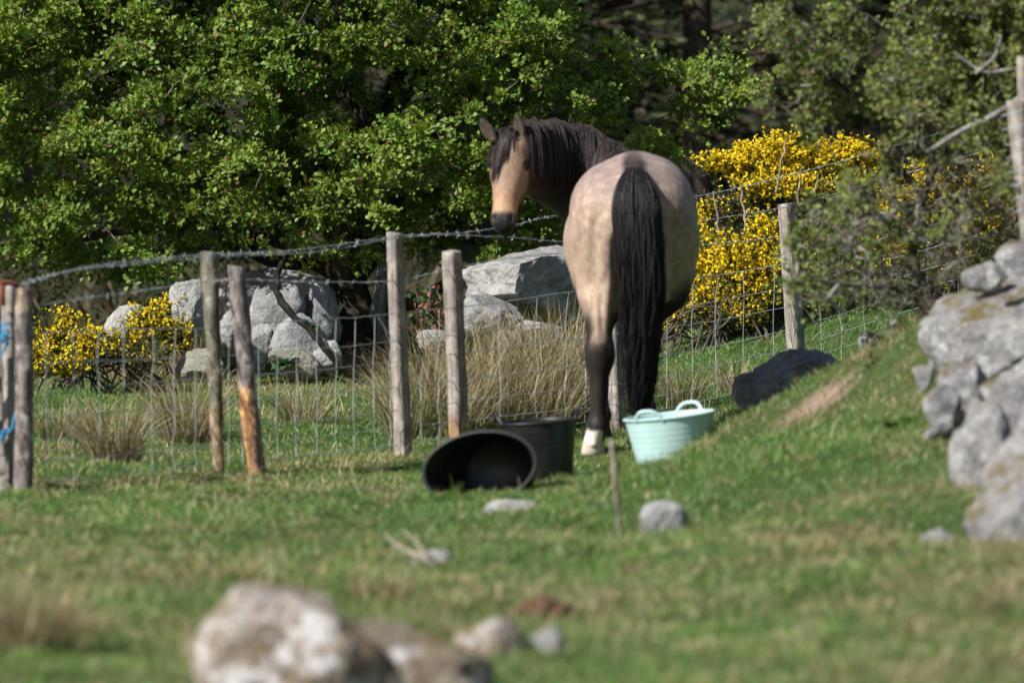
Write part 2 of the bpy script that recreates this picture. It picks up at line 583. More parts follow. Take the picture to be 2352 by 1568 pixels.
def earth_mask(x, y):
    m = np.zeros(len(x))
    p = np.stack([x, y, 0 * x], 1)
    nn = 1.1 * fbm(p * 9, 3, 21)
    for c, rx, ry in earth_spots:
        d = np.sqrt(((x - c[0]) / rx) ** 2 + ((y - c[1]) / ry) ** 2) + nn
        m = np.maximum(m, smooth(1.15, 0.8, d))
    return m


def dryness(x, y):
    """0 green .. 1 straw"""
    p = np.stack([x, y, 0 * x], 1)
    d = 0.25 + 0.66 * fbm(p * 0.9, 3, 40) + 0.5 * fbm(p * 3.3, 2, 47)
    fy = np.interp(x, [-3, -2.2, -1.3, -.5, -.27, .5, 1.3, 2.3], [22.2, 22.2, 23.3, 24.6, 25, 26.3, 27.5, 28.2])
    d = d + 0.42 * np.exp(-((y - fy + 0.15) / 0.45) ** 2) * (x < 0.6)
    d = d + 0.34 * smooth(0.7, 1.8, x) * smooth(24.2, 22.6, y)
    d = d - 0.25 * smooth(26, 27.5, y) * smooth(0.2, 1.0, x)
    return np.clip(d, 0, 1)


em = earth_mask(gx, gy)
dr = dryness(gx, gy)
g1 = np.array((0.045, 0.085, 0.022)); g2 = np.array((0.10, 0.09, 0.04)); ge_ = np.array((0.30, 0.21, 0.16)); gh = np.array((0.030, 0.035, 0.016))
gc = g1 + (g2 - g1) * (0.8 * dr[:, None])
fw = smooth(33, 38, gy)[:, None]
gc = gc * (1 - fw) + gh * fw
gc = gc * (1 - em[:, None]) + ge_ * em[:, None]
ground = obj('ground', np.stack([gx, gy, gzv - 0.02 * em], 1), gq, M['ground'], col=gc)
tag(ground, 'grazed green pasture rising to a bank on one side', 'ground', kind='structure')

# turf ---------------------------------------------------------------


def scatter(n, y0, y1, margin=1.3, power=1.0):
    """points over the pasture that the lens could see from about here, a bit denser in the near part"""
    t = rng.random(n)
    y = y0 + (y1 - y0) * t ** power
    half = y * (PW / 2) / F
    x = rng.uniform(-1, 1, n) * (half + margin)
    return x, y


def turf(N, segs, h0, h1, w0, w1, power):
    x, y = scatter(N, 12.6, 33.5, 0.8, power)
    keep = rng.random(N) > 0.9 * earth_mask(x, y)
    x, y = x[keep], y[keep]
    z = ground_z(x, y)
    d = dryness(x, y)
    pz = np.stack([x, y, 0 * x], 1)
    tall = np.clip(0.5 + 1.1 * fbm(pz * 2.3, 3, 77), 0, 1) * np.clip(0.6 + 0.9 * fbm(pz * 7, 2, 78), 0.2, 1)
    N = len(x)
    straw = rng.random(N) < (0.10 + 0.60 * d * d)
    Hh = (h0 + h1 * tall) * rng.uniform(0.6, 1.4, N) + straw * rng.uniform(0, 0.018, N)
    ang = rng.uniform(0, 2 * np.pi, N)
    dv = np.stack([np.cos(ang), np.sin(ang), 0 * ang], 1)
    V, T, k = blades(np.stack([x, y, z - 0.004], 1), dv, Hh, rng.uniform(w0, w1, N), rng.uniform(0.2, 1.3, N), segs)
    green = np.array((0.112, 0.215, 0.058)) * rng.uniform(0.65, 1.45, (N, 1)) + np.array((0.045, 0.025, 0.0)) * rng.random((N, 1))
    dry = np.array((0.46, 0.38, 0.22)) * rng.uniform(0.45, 1.2, (N, 1))
    cc = np.where(straw[:, None], dry, green * (1 - 0.4 * d[:, None]) + np.array((0.20, 0.19, 0.08)) * 0.4 * d[:, None])
    return V, T, rep(cc, k)


Va, Ta, Ca = turf(370000, 1, 0.019, 0.021, 0.0055, 0.0090, 1.2)
Vb, Tb, Cb = turf(78000, 2, 0.026, 0.040, 0.0032, 0.0056, 1.0)
tag(obj('grass', np.concatenate([Va, Vb]), np.concatenate([Ta, Tb + len(Va)]), M['grass'], col=np.concatenate([Ca, Cb]), flat=True), 'short grazed turf with straw-coloured dead blades over the whole pasture', 'grass', kind='stuff')

# longer dead stems lying and standing about
N = 9000
x, y = scatter(N, 12.8, 32, 0.9)
keep = rng.random(N) < (0.08 + dryness(x, y) ** 2)
x, y = x[keep], y[keep]; N = len(x)
z = ground_z(x, y)
ang = rng.uniform(0, 2 * np.pi, N)
dv = np.stack([np.cos(ang), np.sin(ang), 0 * ang], 1)
V, T, k = blades(np.stack([x, y, z - 0.004], 1), dv, rng.uniform(0.05, 0.15, N), rng.uniform(0.003, 0.0055, N), rng.uniform(0.2, 1.1, N), 4)
cc = np.array((0.42, 0.35, 0.21)) * rng.uniform(0.6, 1.2, (N, 1))
tag(obj('dead_grass', V, T, M['grass'], col=rep(cc, k), flat=True), 'bleached dead grass stems scattered through the turf', 'grass', kind='stuff')

# uneven tufts standing a little above the turf
NC = 900
tx, ty = scatter(NC, 12.8, 32, 0.8, 1.0)
kk = 34
x = np.repeat(tx, kk) + rng.normal(0, 0.022, NC * kk)
y = np.repeat(ty, kk) + rng.normal(0, 0.022, NC * kk)
keep = earth_mask(x, y) < 0.4
z = ground_z(x, y)
hh = np.repeat(rng.uniform(0.03, 0.085, NC), kk) * rng.uniform(0.6, 1.2, NC * kk)
td = np.repeat(rng.random(NC) < 0.15 + 0.5 * dryness(tx, ty), kk)
ang = np.arctan2(y - np.repeat(ty, kk), x - np.repeat(tx, kk))
dv = np.stack([np.cos(ang), np.sin(ang), 0 * ang], 1)
V, T, k = blades(np.stack([x, y, z - 0.004], 1)[keep], dv[keep], hh[keep], rng.uniform(0.0028, 0.005, keep.sum()), rng.uniform(0.2, 1.2, keep.sum()), 2)
cc = np.where(td[:, None], np.array((0.44, 0.37, 0.21)) * rng.uniform(0.5, 1.15, (NC * kk, 1)), np.array((0.095, 0.185, 0.045)) * rng.uniform(0.55, 1.4, (NC * kk, 1)))
tag(obj('grass_tufts', V, T, M['grass'], col=rep(cc[keep], k), flat=True), 'uneven green and straw tufts standing above the grazed turf', 'grass', kind='stuff')

# ------------------------------------------------------------------ rocks
_ico = {}


def icosphere(level):
    if level in _ico:
        return _ico[level]
    t = (1 + 5 ** 0.5) / 2
    v = np.array([(-1, t, 0), (1, t, 0), (-1, -t, 0), (1, -t, 0), (0, -1, t), (0, 1, t), (0, -1, -t), (0, 1, -t), (t, 0, -1), (t, 0, 1), (-t, 0, -1), (-t, 0, 1)], float)
    f = np.array([(0, 11, 5), (0, 5, 1), (0, 1, 7), (0, 7, 10), (0, 10, 11), (1, 5, 9), (5, 11, 4), (11, 10, 2), (10, 7, 6), (7, 1, 8), (3, 9, 4), (3, 4, 2), (3, 2, 6), (3, 6, 8), (3, 8, 9), (4, 9, 5), (2, 4, 11), (6, 2, 10), (8, 6, 7), (9, 8, 1)])
    v = unit(v)
    for _ in range(level):
        e = np.sort(np.concatenate([f[:, [0, 1]], f[:, [1, 2]], f[:, [2, 0]]]), axis=1)
        ue, inv = np.unique(e, axis=0, return_inverse=True)
        inv = inv.ravel()
        mid = unit(v[ue[:, 0]] + v[ue[:, 1]])
        n = len(f)
        a, b, c = inv[:n] + len(v), inv[n:2 * n] + len(v), inv[2 * n:] + len(v)
        f = np.concatenate([np.stack([f[:, 0], a, c], 1), np.stack([f[:, 1], b, a], 1), np.stack([f[:, 2], c, b], 1), np.stack([a, b, c], 1)])
        v = np.concatenate([v, mid])
    _ico[level] = (v, f)
    return v, f


def rock(box, Y, mat, label, seed, name='boulder', depth=None, cuts=10, cut=(0.55, 0.88), rough=0.13, planes=None, group=None, level=4, tilt=0.0, sink=0.18, blocky=0.05):
    """a boulder whose outline spans box = (x0, y0, x1, y1) of the picture at depth Y"""
    r = np.random.default_rng(seed)
    x0, y0, x1, y1 = box
    a = P(x0, y0, Y); b = P(x1, y1, Y)
    w, h = b[0] - a[0], a[2] - b[2]
    h = h * (1 + sink)
    dp = depth if depth else 0.75 * (w + h) / 2
    v, f = icosphere(level)
    v = v.copy()
    if blocky:
        q = 2 + 4 * blocky
        v = v / (np.sum(np.abs(v) ** q, axis=1, keepdims=True) ** (1 / q))
    pl = list(planes) if planes else []
    for _ in range(cuts):
        pl.append((r.normal(size=3), r.uniform(*cut)))
    for nrm, dist in pl:
        nrm = np.asarray(nrm, float); nrm = nrm / np.linalg.norm(nrm)
        s = v @ nrm - dist
        v = v - np.where(s > 0, s * 0.88, 0)[:, None] * nrm
    ctr = (v.max(0) + v.min(0)) / 2
    v = (v - ctr) / ((v.max(0) - v.min(0)) / 2)
    n = unit(v)
    v = v + n * (rough * fbm(v * 1.6 + seed, 3, seed) + rough * 0.45 * fbm(v * 5 + seed, 3, seed + 5) + rough * 0.30 * fbm(v * 13, 3, seed + 9))[:, None]
    v = v * np.array((w, dp, h)) / 2
    if tilt:
        c, s = math.cos(tilt), math.sin(tilt)
        v = np.stack([v[:, 0] * c - v[:, 2] * s, v[:, 1], v[:, 0] * s + v[:, 2] * c], 1)
    cx = (a[0] + b[0]) / 2
    top = a[2]
    cen = np.array((cx, Y + dp * 0.5, top - h / 2))
    V = v + cen
    base = (cx, Y + dp * 0.5, V[:, 2].min())
    o = obj(name, V, f, mat, loc=base)
    return tag(o, label, name.split('_')[-1], group)


GB = 'granite boulders heaped under the hawthorn'
R1, R2, RO = M['rock'], M['rock_pale'], M['rock_olive']
rock((385, 640, 480, 770), 29.9, R2, 'sunlit pale boulder at the upper end of the heap, just left of the mossy post', 101, group=GB)
rock((235, 698, 345, 815), 30.2, R2, 'pale rounded boulder showing above the small gorse bush', 102, group=GB)
rock((470, 622, 775, 790), 31.0, R1, 'largest grey boulder at the back of the heap under the tree', 103, group=GB, cuts=7)
rock((500, 700, 585, 800), 30.6, R1, 'grey boulder wedged between the two round fence posts', 116, group=GB)
rock((570, 655, 705, 815), 30.55, R1, 'upright rounded grey boulder right of the peeling post', 104, group=GB, cuts=7)
rock((668, 648, 782, 850), 30.6, R1, 'tall grey boulder close beside the hawthorn trunk', 105, group=GB, cuts=7)
rock((618, 722, 782, 850), 30.15, R1, 'broad light grey boulder in front of the heap, under the bent dead branch', 106, group=GB, cuts=7)
rock((560, 745, 628, 835), 30.3, R2, 'small pale boulder next to the peeling post', 107, group=GB)
rock((618, 797, 740, 862), 29.95, RO, 'low flat brownish slab at the foot of the heap', 108, group=GB, cuts=7, blocky=0.5)
rock((714, 785, 785, 858), 30.0, R2, 'small light boulder leaning at the foot of the hawthorn trunk', 109, group=GB)
rock((850, 572, 912, 765), 31.2, R1, 'dark upright standing slab just right of the hawthorn trunk', 110, group=GB, cuts=7, depth=0.5, tilt=-0.05)
rock((1055, 490, 1330, 640), 31.65, R2, 'pale sloping boulder seen through hanging twigs behind the overhanging capstone', 111, group=GB, cuts=7, depth=1.0)
rock((1058, 572, 1400, 748), 29.6, R2, 'big overhanging capstone, bright on one face and dark on the other', 112, level=5, group=GB, cuts=2, cut=(0.8, 0.95), depth=0.9,
     planes=[((-0.85, -0.50, 0.14), 0.62), ((0.75, -0.66, -0.05), 0.40), ((-0.35, -0.35, -0.87), 0.50), ((-0.42, -0.1, 1), 0.60), ((0.3, -0.2, 1), 0.75)], rough=0.14, sink=0.05)
rock((1050, 675, 1205, 775), 29.35, R1, 'wedge-shaped grey boulder propping the overhanging capstone', 113, group=GB, cuts=7, planes=[((0.45, -0.2, 0.85), 0.35)], depth=0.6)
rock((1170, 738, 1300, 800), 28.95, R2, 'low rounded boulder peeping over the rushes below the capstone', 114, group=GB)
rock((955, 758, 1040, 800), 29.65, R2, 'small pale stone between the two square posts', 115, 'stone', group=GB)
rock((400, 800, 520, 880), 30.3, RO, 'tan lichened rock low behind the mossy post', 117, group=GB)
rock((1130, 755, 1180, 800), 29.05, R1, 'small grey stone half hidden by rushes under the wedge boulder', 118, 'stone', group=GB)

RB, RD, RM = M['rock_bank'], M['rock_dark'], M['rock_moss']
rock((1690, 812, 1962, 975), 24.6, RD, 'dark flat-backed boulder lying in shadow beyond the mint tub', 120, cuts=4, cut=(.72, .95), depth=0.75, sink=0.25, rough=0.20, blocky=0, planes=[((-.45, -.2, .87), .62)])
rock((1672, 757, 1718, 786), 29.3, R2, 'small white stone in the grass left of the tall square post', 121, 'stone')
rock((1972, 762, 2028, 812), 23.2, R1, 'pointed pale stone on the bank, nearest the dark boulder', 122, 'stone')
rock((2028, 733, 2094, 782), 23.2, R1, 'mossy pale stone on the bank in the middle of three', 123, 'stone')
rock((2090, 704, 2165, 744), 23.4, R1, 'long low pale stone on the bank just under the dark bush', 124, 'stone')
GR = 'lichened rocks piled on the bank'
rock((2136, 634, 2600, 930), 20.95, RB, 'biggest lichened rock in the pile on the bank', 130, level=5, group=GR, cuts=9, cut=(.55,.9), blocky=.5, planes=[((-.45, -.3, .85), .62), ((-.8,-.6,-.1),.62)])
rock((2212, 600, 2305, 660), 21.2, RB, 'rounded rock perched on the shoulder of the biggest lichened rock', 131, group=GR, cuts=11, cut=(0.5, 0.85), blocky=0.35)
rock((2292, 552, 2450, 660), 21.4, RB, 'topmost rock of the pile, below the leaning round post', 132, group=GR, cuts=11, cut=(0.5, 0.85), blocky=0.35)
rock((2150, 700, 2620, 1130), 21.35, RB, 'deep-set rock filling the middle of the pile behind the pale ridged one', 144, group=GR, cuts=9, cut=(.55, .9), blocky=.5)
rock((2205, 880, 2640, 1330), 19.75, RB, 'deep-set rock filling the lower pile behind the tall narrow one', 145, level=5, group=GR, cuts=9, cut=(.55, .9), blocky=.5)
rock((2122, 880, 2235, 1010), 20.4, RB, 'upright grey rock low on the outer edge of the pile', 133, group=GR, cuts=11, cut=(0.5, 0.85), blocky=0.35)
rock((2160, 830, 2300, 960), 20.4, RB, 'small pale rock wedged under the biggest lichened rock', 134, group=GR, cuts=11, cut=(0.5, 0.85), blocky=0.35)
rock((2252, 790, 2560, 1010), 20.1, RB, 'pale ridged rock in the middle of the pile', 135, level=5, group=GR, cuts=11, cut=(0.5, 0.85), blocky=0.35)
rock((2330, 925, 2480, 1030), 19.7, RB, 'rounded rock under the pale ridged one at the picture edge', 136, group=GR, cuts=11, cut=(0.5, 0.85), blocky=0.35)
rock((2190, 930, 2335, 1170), 19.4, RB, 'tall narrow rock standing on end in the lower pile', 137, group=GR, cuts=9)
rock((2228, 1020, 2560, 1390), 18.1, RB, 'broad smooth-faced rock at the bottom of the pile', 138, level=5, group=GR, cuts=6, blocky=0.6)
rock((2118, 983, 2156, 1006), 20.2, R2, 'small white chip of stone at the foot of the pile', 139, 'stone', group=GR, cuts=11, cut=(0.5, 0.85), blocky=0.35)
rock((2098, 838, 2150, 895), 20.9, RB, 'small rock half sunk in the bank beside the pile', 140, 'stone', group=GR, cuts=11, cut=(0.5, 0.85), blocky=0.35)
rock((2258, 612, 2312, 652), 21.05, R2, 'thin white splinter of stone leaning on the biggest lichened rock', 141, 'stone', group=GR, tilt=0.6, cuts=9, cut=(0.3, 0.6))
rock((2120, 1215, 2200, 1262), 17.6, R1, 'blurred pale stone in the grass in front of the pile', 142, 'stone')
rock((1108, 1148, 1254, 1207), 20.2, R2, 'low flat pale stone in the turf in front of the tipped black tub', 150, 'stone', cuts=8, sink=0.3)
rock((1468, 1153, 1582, 1228), 19.4, R1, 'round pale stone in the turf in front of the mint tub', 151, 'stone', cuts=3, sink=0.3)
rock((1488, 1240, 1546, 1262), 18.6, R2, 'small white chip in front of the round stone', 152, 'stone', sink=0.4)
rock((940, 1262, 1045, 1296), 17.9, R2, 'flat bleached stone in the turf beside a pale stick', 153, 'stone', sink=0.5)
rock((430, 1368, 880, 1760), 13.85, RM, 'big blurred mossy boulder in the nearest turf', 160, level=5, cuts=3, cut=(.75, .95), sink=0.1, rough=0.12, blocky=0, planes=[((.55, -.1, .82), .74), ((-.72, -.1, .70), .84), ((.12, -.1, 1), .62)])
rock((700, 1440, 1130, 1740), 14.0, RM, 'low moss-covered boulder touching the big nearest one', 161, cuts=3, cut=(.75, .95), sink=0.2, rough=0.16, blocky=0, planes=[((.25, -.1, .95), .6)])
rock((1040, 1422, 1210, 1540), 14.8, RM, 'small mossy stone next along from the low moss-covered boulder', 162, 'stone', sink=0.4)
rock((1190, 1440, 1300, 1520), 14.9, R2, 'white stone at the far end of the mossy row', 163, 'stone', sink=0.4)

# dung ---------------------------------------------------------------
c = P(1250, 1400, 16.1)
dg = empty('dung_heap', (c[0], 16.1, gz(c[0], 16.1)), 'brown heap of horse dung in the near turf', 'dung')
for i in range(16):
    a_ = i * 2.4
    r_ = 0.016 * math.sqrt(i)
    v, f = icosphere(2)
    s = random.uniform(0.022, 0.032)
    q = v * s * (1 + 0.18 * fbm(v * 3 + i, 2, i))[:, None] * np.array((1, 1, 0.8))
    cx, cy = c[0] + 1.6 * r_ * math.cos(a_), 16.1 + r_ * math.sin(a_)
    obj('dropping', q + np.array((cx, cy, gz(cx, cy) + 0.012 + 0.034 * max(0, 1 - i / 9.0))), f, M['dung'], dg)

# ------------------------------------------------------------------ fence


def ring_post(bot, top, w0, w1, square, seed, knots=0.06, segs=34, notch=None):
    """weathered post from bot to top; widths w0 (foot) w1 (head)"""
    bot = np.asarray(bot, float); top = np.asarray(top, float)
    K = 20
    th = np.arange(K) * 2 * np.pi / K + np.pi / 4
    if square:
        q = 7.0
        rad = 1 / (np.abs(np.cos(th - np.pi / 4)) ** q + np.abs(np.sin(th - np.pi / 4)) ** q) ** (1 / q)
    else:
        rad = np.ones(K)
    t = np.linspace(0, 1, segs)
    rows = []
    for s in t:
        c = bot + (top - bot) * s
        c = c + np.array((0.25, 0.1, 0)) * knots * (w0 + w1) * 0.5 * math.sin(3.1 * s + seed)
        r = 0.5 * (w0 + (w1 - w0) * s)
        p = np.stack([np.cos(th), np.sin(th), np.full(K, s * 9)], 1)
        rr = r * rad * (1 + knots * 1.6 * fbm(p * (1.3, 1.3, 1.0) + seed, 3, seed) + knots * 0.8 * fbm(p * (4, 4, 2) + seed, 2, seed + 3))
        if notch:
            s0, s1, dep, a0 = notch
            rr = rr * (1 - dep * np.exp(-((s - (s0 + s1) / 2) / ((s1 - s0) / 2)) ** 4) * np.clip(np.cos(th - a0), 0, 1))
        rows.append(np.stack([c[0] + rr * np.cos(th), c[1] + rr * np.sin(th), np.full(K, c[2]) + (0.006 * np.cos(th + seed) if s == 1 else 0)], 1))
    for kk, sc in ((0, 0.93), (1, 0.5), (2, 0.0)):
        last = rows[segs - 1]
        cc_ = last.mean(0)
        rows.append((last - cc_) * sc + cc_ + np.array((0, 0, 0.004 + 0.001 * kk)))
    V = np.concatenate(rows)
    R = len(rows)
    a, k = np.meshgrid(np.arange(R - 1), np.arange(K), indexing='ij')
    k2 = (k + 1) % K
    q = np.stack([a * K + k, a * K + k2, (a + 1) * K + k2, (a + 1) * K + k], -1).reshape(-1, 4)
    sv = np.repeat(np.concatenate([t, [1, 1, 1]]), K)
    return V, q, sv


fence = empty('wire_fence', P(905, 1046, 24.55), 'post and wire stock fence crossing the field behind the horse', 'fence')
posts = [
    # top px, bottom px, depth, width foot, head (m), square, material, seed, label
    ((57, 664), (52, 1150), 22.2, 0.078, 0.070, False, 'postbark', 1, 'thick bark-covered end post', None),
    ((482, 582), (503, 1104), 23.32, 0.045, 0.080, False, 'postlichen', 2, 'greenish lichened old post, thin at the foot', None),
    ((543, 614), (590, 1092), 23.25, 0.076, 0.076, False, 'postbark', 3, 'round post peeled to orange wood near its foot', None),
    ((905, 537), (928, 1060), 24.55, 0.070, 0.060, True, 'post', 4, 'sawn square post with a knot near its head', None),
    ((1037, 579), (1056, 1030), 24.95, 0.076, 0.076, True, 'post', 5, 'stout square post gouged near its foot', (0.03, 0.17, 0.45, -1.0)),
    ((1400, 520), (1419, 1012), 26.25, 0.072, 0.07, True, 'post', 6, 'square post glimpsed between the legs of the horse', None),
    ((1808, 470), (1834, 900), 27.45, 0.080, 0.078, True, 'post', 7, 'tall square post in front of the gorse', None),
]
for (tp, bp_, Y, w0, w1, sq, mt, sd, lab, notch) in posts:
    V, q, sv = ring_post(P(bp_[0], bp_[1], Y), P(tp[0], tp[1], Y), w0, w1, sq, sd, 0.04 if sq else 0.15, notch=notch)
    col = np.ones((len(V), 3))
    nz = fbm(V * 14, 3, sd)
    if sd == 3:
        m_ = smooth(0.47, 0.38, sv + 0.06 * nz) * smooth(0.035, -0.01, V[:, 0] - V[:, 0].mean() - 0.0 * sv)
        m_ = smooth(0.48, 0.40, sv + 0.07 * nz) * (0.35 + 0.65 * smooth(0.2, -0.2, np.sin(np.arange(len(V)) % 20 * 2 * np.pi / 20 - 1.0) * -1 + nz))
        col = col * (1 - m_[:, None]) + np.array((2.1, 1.25, 0.62)) * m_[:, None]
    if sd == 2:
        m_ = smooth(0.34, 0.28, sv + 0.05 * nz)
        col = col * (1 - m_[:, None]) + np.array((1.7, 1.35, 1.15)) * m_[:, None]
    if sd == 1:
        m_ = smooth(0.90, 0.93, sv + 0.03 * nz)
        col = col * (1 - m_[:, None]) + np.array((1.6, 1.35, 1.1)) * m_[:, None]
    if sd == 5:
        m_ = smooth(0.17, 0.10, sv + 0.05 * nz)
        col = col * (1 - m_[:, None]) + np.array((1.5, 1.05, 0.7)) * m_[:, None]
    o = obj('post', V, q, M[mt], fence, col=col)
    o['label'] = lab
    for j in range(6 if sq else 4):
        f_ = (0.30 + 0.10 * j) if sq else (0.45 + 0.12 * j)
        ct = P(tp[0] + (bp_[0] - tp[0]) * f_, tp[1] + (bp_[1] - tp[1]) * f_, Y - 0.5 * max(w0, w1) - 0.002)
        sv_ = resample([ct + (-0.006, 0.006, 0.012), ct + (-0.005, -0.002, 0.010), ct + (0.005, -0.002, -0.010), ct + (0.006, 0.006, -0.012)], 8)
        obj('staple', *tubes(sv_, np.full(8, 0.0022), 5), M['rust'], o)


def wire_path(pts, n, kink=0.004, seed=0):
    r = np.random.default_rng(seed)
    q = resample(pts, n)
    k = np.cumsum(r.normal(0, kink, (n, 3)), 0)
    k = k - np.linspace(0, 1, n)[:, None] * k[-1]
    q[:, 2] += 0.5 * k[:, 2] + r.normal(0, kink * 0.35, n)
    q[:, 1] += 0.5 * k[:, 1]
    return q


def barbed(px, seed):
    pts = [P(*p) for p in px]
    n = int(np.linalg.norm(np.diff(np.array(pts), axis=0), axis=1).sum() / 0.012)
    q = wire_path(pts, n, 0.0012, seed)
    A, B = frames(q[None])
    ph = np.arange(n) * 0.9
    parts = []
    for o_ in (0, np.pi):
        s = q + 0.0017 * (A[0] * np.cos(ph + o_)[:, None] + B[0] * np.sin(ph + o_)[:, None])
        parts.append(tubes(s, np.full(n, 0.0014), 4))
    idx = np.arange(5, n - 5, 9)
    for g in (0, 1):
        dv = unit(np.random.default_rng(seed + g).normal(size=(len(idx), 3)))
        c = q[idx]
        s = np.stack([c - dv * 0.016, c, c + dv * 0.016], 1)
        parts.append(tubes(s, np.tile([0.0008, 0.0016, 0.0008], (len(idx), 1)), 3))
    V, Fq, _ = join(parts)
    return obj('barbed_wire', V, Fq, M['wire'], fence)


barbed([(45, 655, 22.15), (150, 622, 22.4), (300, 600, 22.8), (480, 582, 23.25), (600, 575, 23.6), (720, 566, 23.95), (905, 538, 24.5), (1060, 522, 25.0), (1180, 505, 25.4), (1300, 487, 25.9), (1600, 446, 26.9), (1810, 398, 27.4), (1990, 352, 27.8), (2330, 258, 28.2)], 1)
barbed([(45, 657, 22.15), (200, 616, 22.5), (330, 600, 22.9), (480, 585, 23.25), (600, 580, 23.6), (720, 567, 23.95), (905, 541, 24.5), (1020, 537, 24.9), (1140, 541, 25.3), (1300, 549, 25.9), (1420, 538, 26.25), (1600, 505, 26.9), (1810, 472, 27.4), (2000, 420, 27.8), (2330, 330, 28.2)], 2)
barbed([(80, 702, 22.2), (280, 672, 22.8), (480, 648, 23.25), (560, 640, 23.4), (760, 646, 24.1), (905, 645, 24.5), (1030, 617, 24.9), (1160, 592, 25.4), (1300, 578, 25.9), (1420, 570, 26.25), (1600, 562, 26.9), (1810, 543, 27.4), (2000, 500, 27.8), (2300, 420, 28.2)], 3)

NN = [(85, 765, 1108, 22.25), (300, 757, 1088, 22.8), (480, 750, 1068, 23.3), (600, 736, 1058, 23.6), (760, 728, 1042, 24.1), (905, 714, 1026, 24.5), (1045, 704, 1006, 24.92),
      (1310, 671, 978, 25.95), (1415, 655, 968, 26.2), (1600, 637, 930, 26.9), (1815, 604, 872, 27.42), (2000, 555, 812, 27.9), (2250, 490, 730, 28.2)]
FR = [0, .205, .39, .56, .72, .87, 1.0]
nets = []
for i, fr in enumerate(FR):
    pts = [P(a, t + (b - t) * fr, Y + 0.0) for a, t, b, Y in NN]
    q = wire_path(pts, 260, 0.0020, 20 + i)
    nets.append(q)
    V, Fq = tubes(q, np.full(260, 0.0024 if i in (0, 6) else 0.0021), 4)
    obj('line_wire', V, Fq, M['wire'], fence)
NS = 42
for i in range(NS):
    t = (i + 0.4) / NS
    k = int(t * 259)
    pts = []
    for j, q in enumerate(nets):
        kk = min(259, max(0, k))
        pts.append(q[kk] + np.array((rng.normal(0, 0.004), 0.002, 0)))
    pts = np.array(pts)
    s = resample(pts, 25)
    V, Fq = tubes(s, np.full(25, 0.0017), 4)
    obj('stay_wire', V, Fq, M['wire'], fence)
# a broken diagonal brace of wire by the square post
V, Fq = tubes(resample([P(868, 728, 24.45), P(900, 775, 24.48), P(920, 800, 24.47)], 10), np.full(10, 0.0018), 4)
obj('loose_wire', V, Fq, M['wire'], fence)

# gate post, gate end, twine ----------------------------------------
V, q, sv = ring_post(P(26, 1150, 22.42), P(26, 657, 22.42), 0.075, 0.070, True, 12, 0.02)
gp = empty('gate_post', P(26, 1134, 22.42), 'square grey gate post behind the bark-covered end post', 'post')
obj('upright', V, q, M['post'], gp, col=np.ones((len(V), 3)))
for yy in (880, 937, 1010, 1060, 1100):
    V, Fq = tubes(np.array([P(12, yy, 22.375), P(24, yy + 2, 22.36), P(36, yy, 22.375)]), np.full(3, 0.0025), 5)
    obj('staple', V, Fq, M['wire'], gp)
V, Fq = tubes(resample([P(22, 830, 22.37), P(26, 900, 22.365), P(23, 980, 22.37), P(30, 1060, 22.365), P(26, 1110, 22.37)], 30), np.full(30, 0.0018), 4)
obj('tie_wire', V, Fq, M['wire'], gp)
# rusty collar hooked over the post head
g = resample([P(-40, 668, 22.3), P(-10, 652, 22.28), P(20, 650, 22.3), P(40, 655, 22.32), P(46, 662, 22.34)], 20)
V, Fq = tubes(g, np.linspace(0.014, 0.010, 20), 8)
V2, Fq2 = tubes(resample([P(6, 655, 22.27), P(4, 680, 22.26), P(6, 700, 22.27)], 10), np.full(10, 0.014), 8)
V, Fq, _ = join([(V, Fq), (V2, Fq2)])
tag(obj('gate_hook', V, Fq, M['rust'], loc=P(20, 655, 22.3)), 'rust-red iron hook over the head of the gate post', 'hook')
gate = empty('field_gate', P(-60, 1135, 22.3), 'edge of a weathered wooden gate beside the gate post', 'gate')


def board(a, b, w, t, name, parent, seed):
    V, q, sv = ring_post(a, b, 1, 1, True, seed, 0.02, 14)
    mid = (np.asarray(a) + np.asarray(b)) / 2
    d = np.asarray(b) - np.asarray(a)
    L = np.linalg.norm(d)
    # rebuild as an oriented bevelled bar
    dz = d / L
    sx = np.cross(dz, (0, 1, 0)); sx /= np.linalg.norm(sx)
    sy = np.cross(dz, sx)
    prof = np.array([(-.5, -.42), (-.42, -.5), (.42, -.5), (.5, -.42), (.5, .42), (.42, .5), (-.42, .5), (-.5, .42)])
    rows = []
    S = 10
    for s in np.linspace(-.5, .5, S):
        k = 1 + 0.05 * fbm(np.column_stack([prof * 3, np.full(8, s * 7)]) + seed, 2, seed)[:, None]
        rows.append(mid + dz * L * s + (prof[:, :1] * k) * sx * w + (prof[:, 1:] * k) * sy * t)
    V = np.concatenate(rows)
    a_, k_ = np.meshgrid(np.arange(S - 1), np.arange(8), indexing='ij')
    q = np.stack([a_ * 8 + k_, a_ * 8 + (k_ + 1) % 8, (a_ + 1) * 8 + (k_ + 1) % 8, (a_ + 1) * 8 + k_], -1).reshape(-1, 4)
    e = np.array([[0, 1, 2, 7], [2, 3, 6, 7], [3, 4, 5, 6]])
    q = np.concatenate([q, e, e + (S - 1) * 8])
    return obj(name, V, q, M['post'], parent, col=np.ones((len(V), 3)), flat=True)


board(P(3, 1090, 22.33), P(-6, 800, 22.33), 0.03, 0.04, 'stile', gate, 3)
board(P(-160, 1080, 22.28), P(14, 1068, 22.28), 0.07, 0.025, 'rail', gate, 5)
board(P(-160, 1126, 22.28), P(16, 1112, 22.28), 0.06, 0.03, 'rail', gate, 6)
board(P(-160, 860, 22.28), P(8, 850, 22.28), 0.06, 0.025, 'rail', gate, 7)
board(P(-160, 960, 22.28), P(6, 950, 22.28), 0.06, 0.025, 'rail', gate, 8)
GT = 'blue twine tied round the gate post'


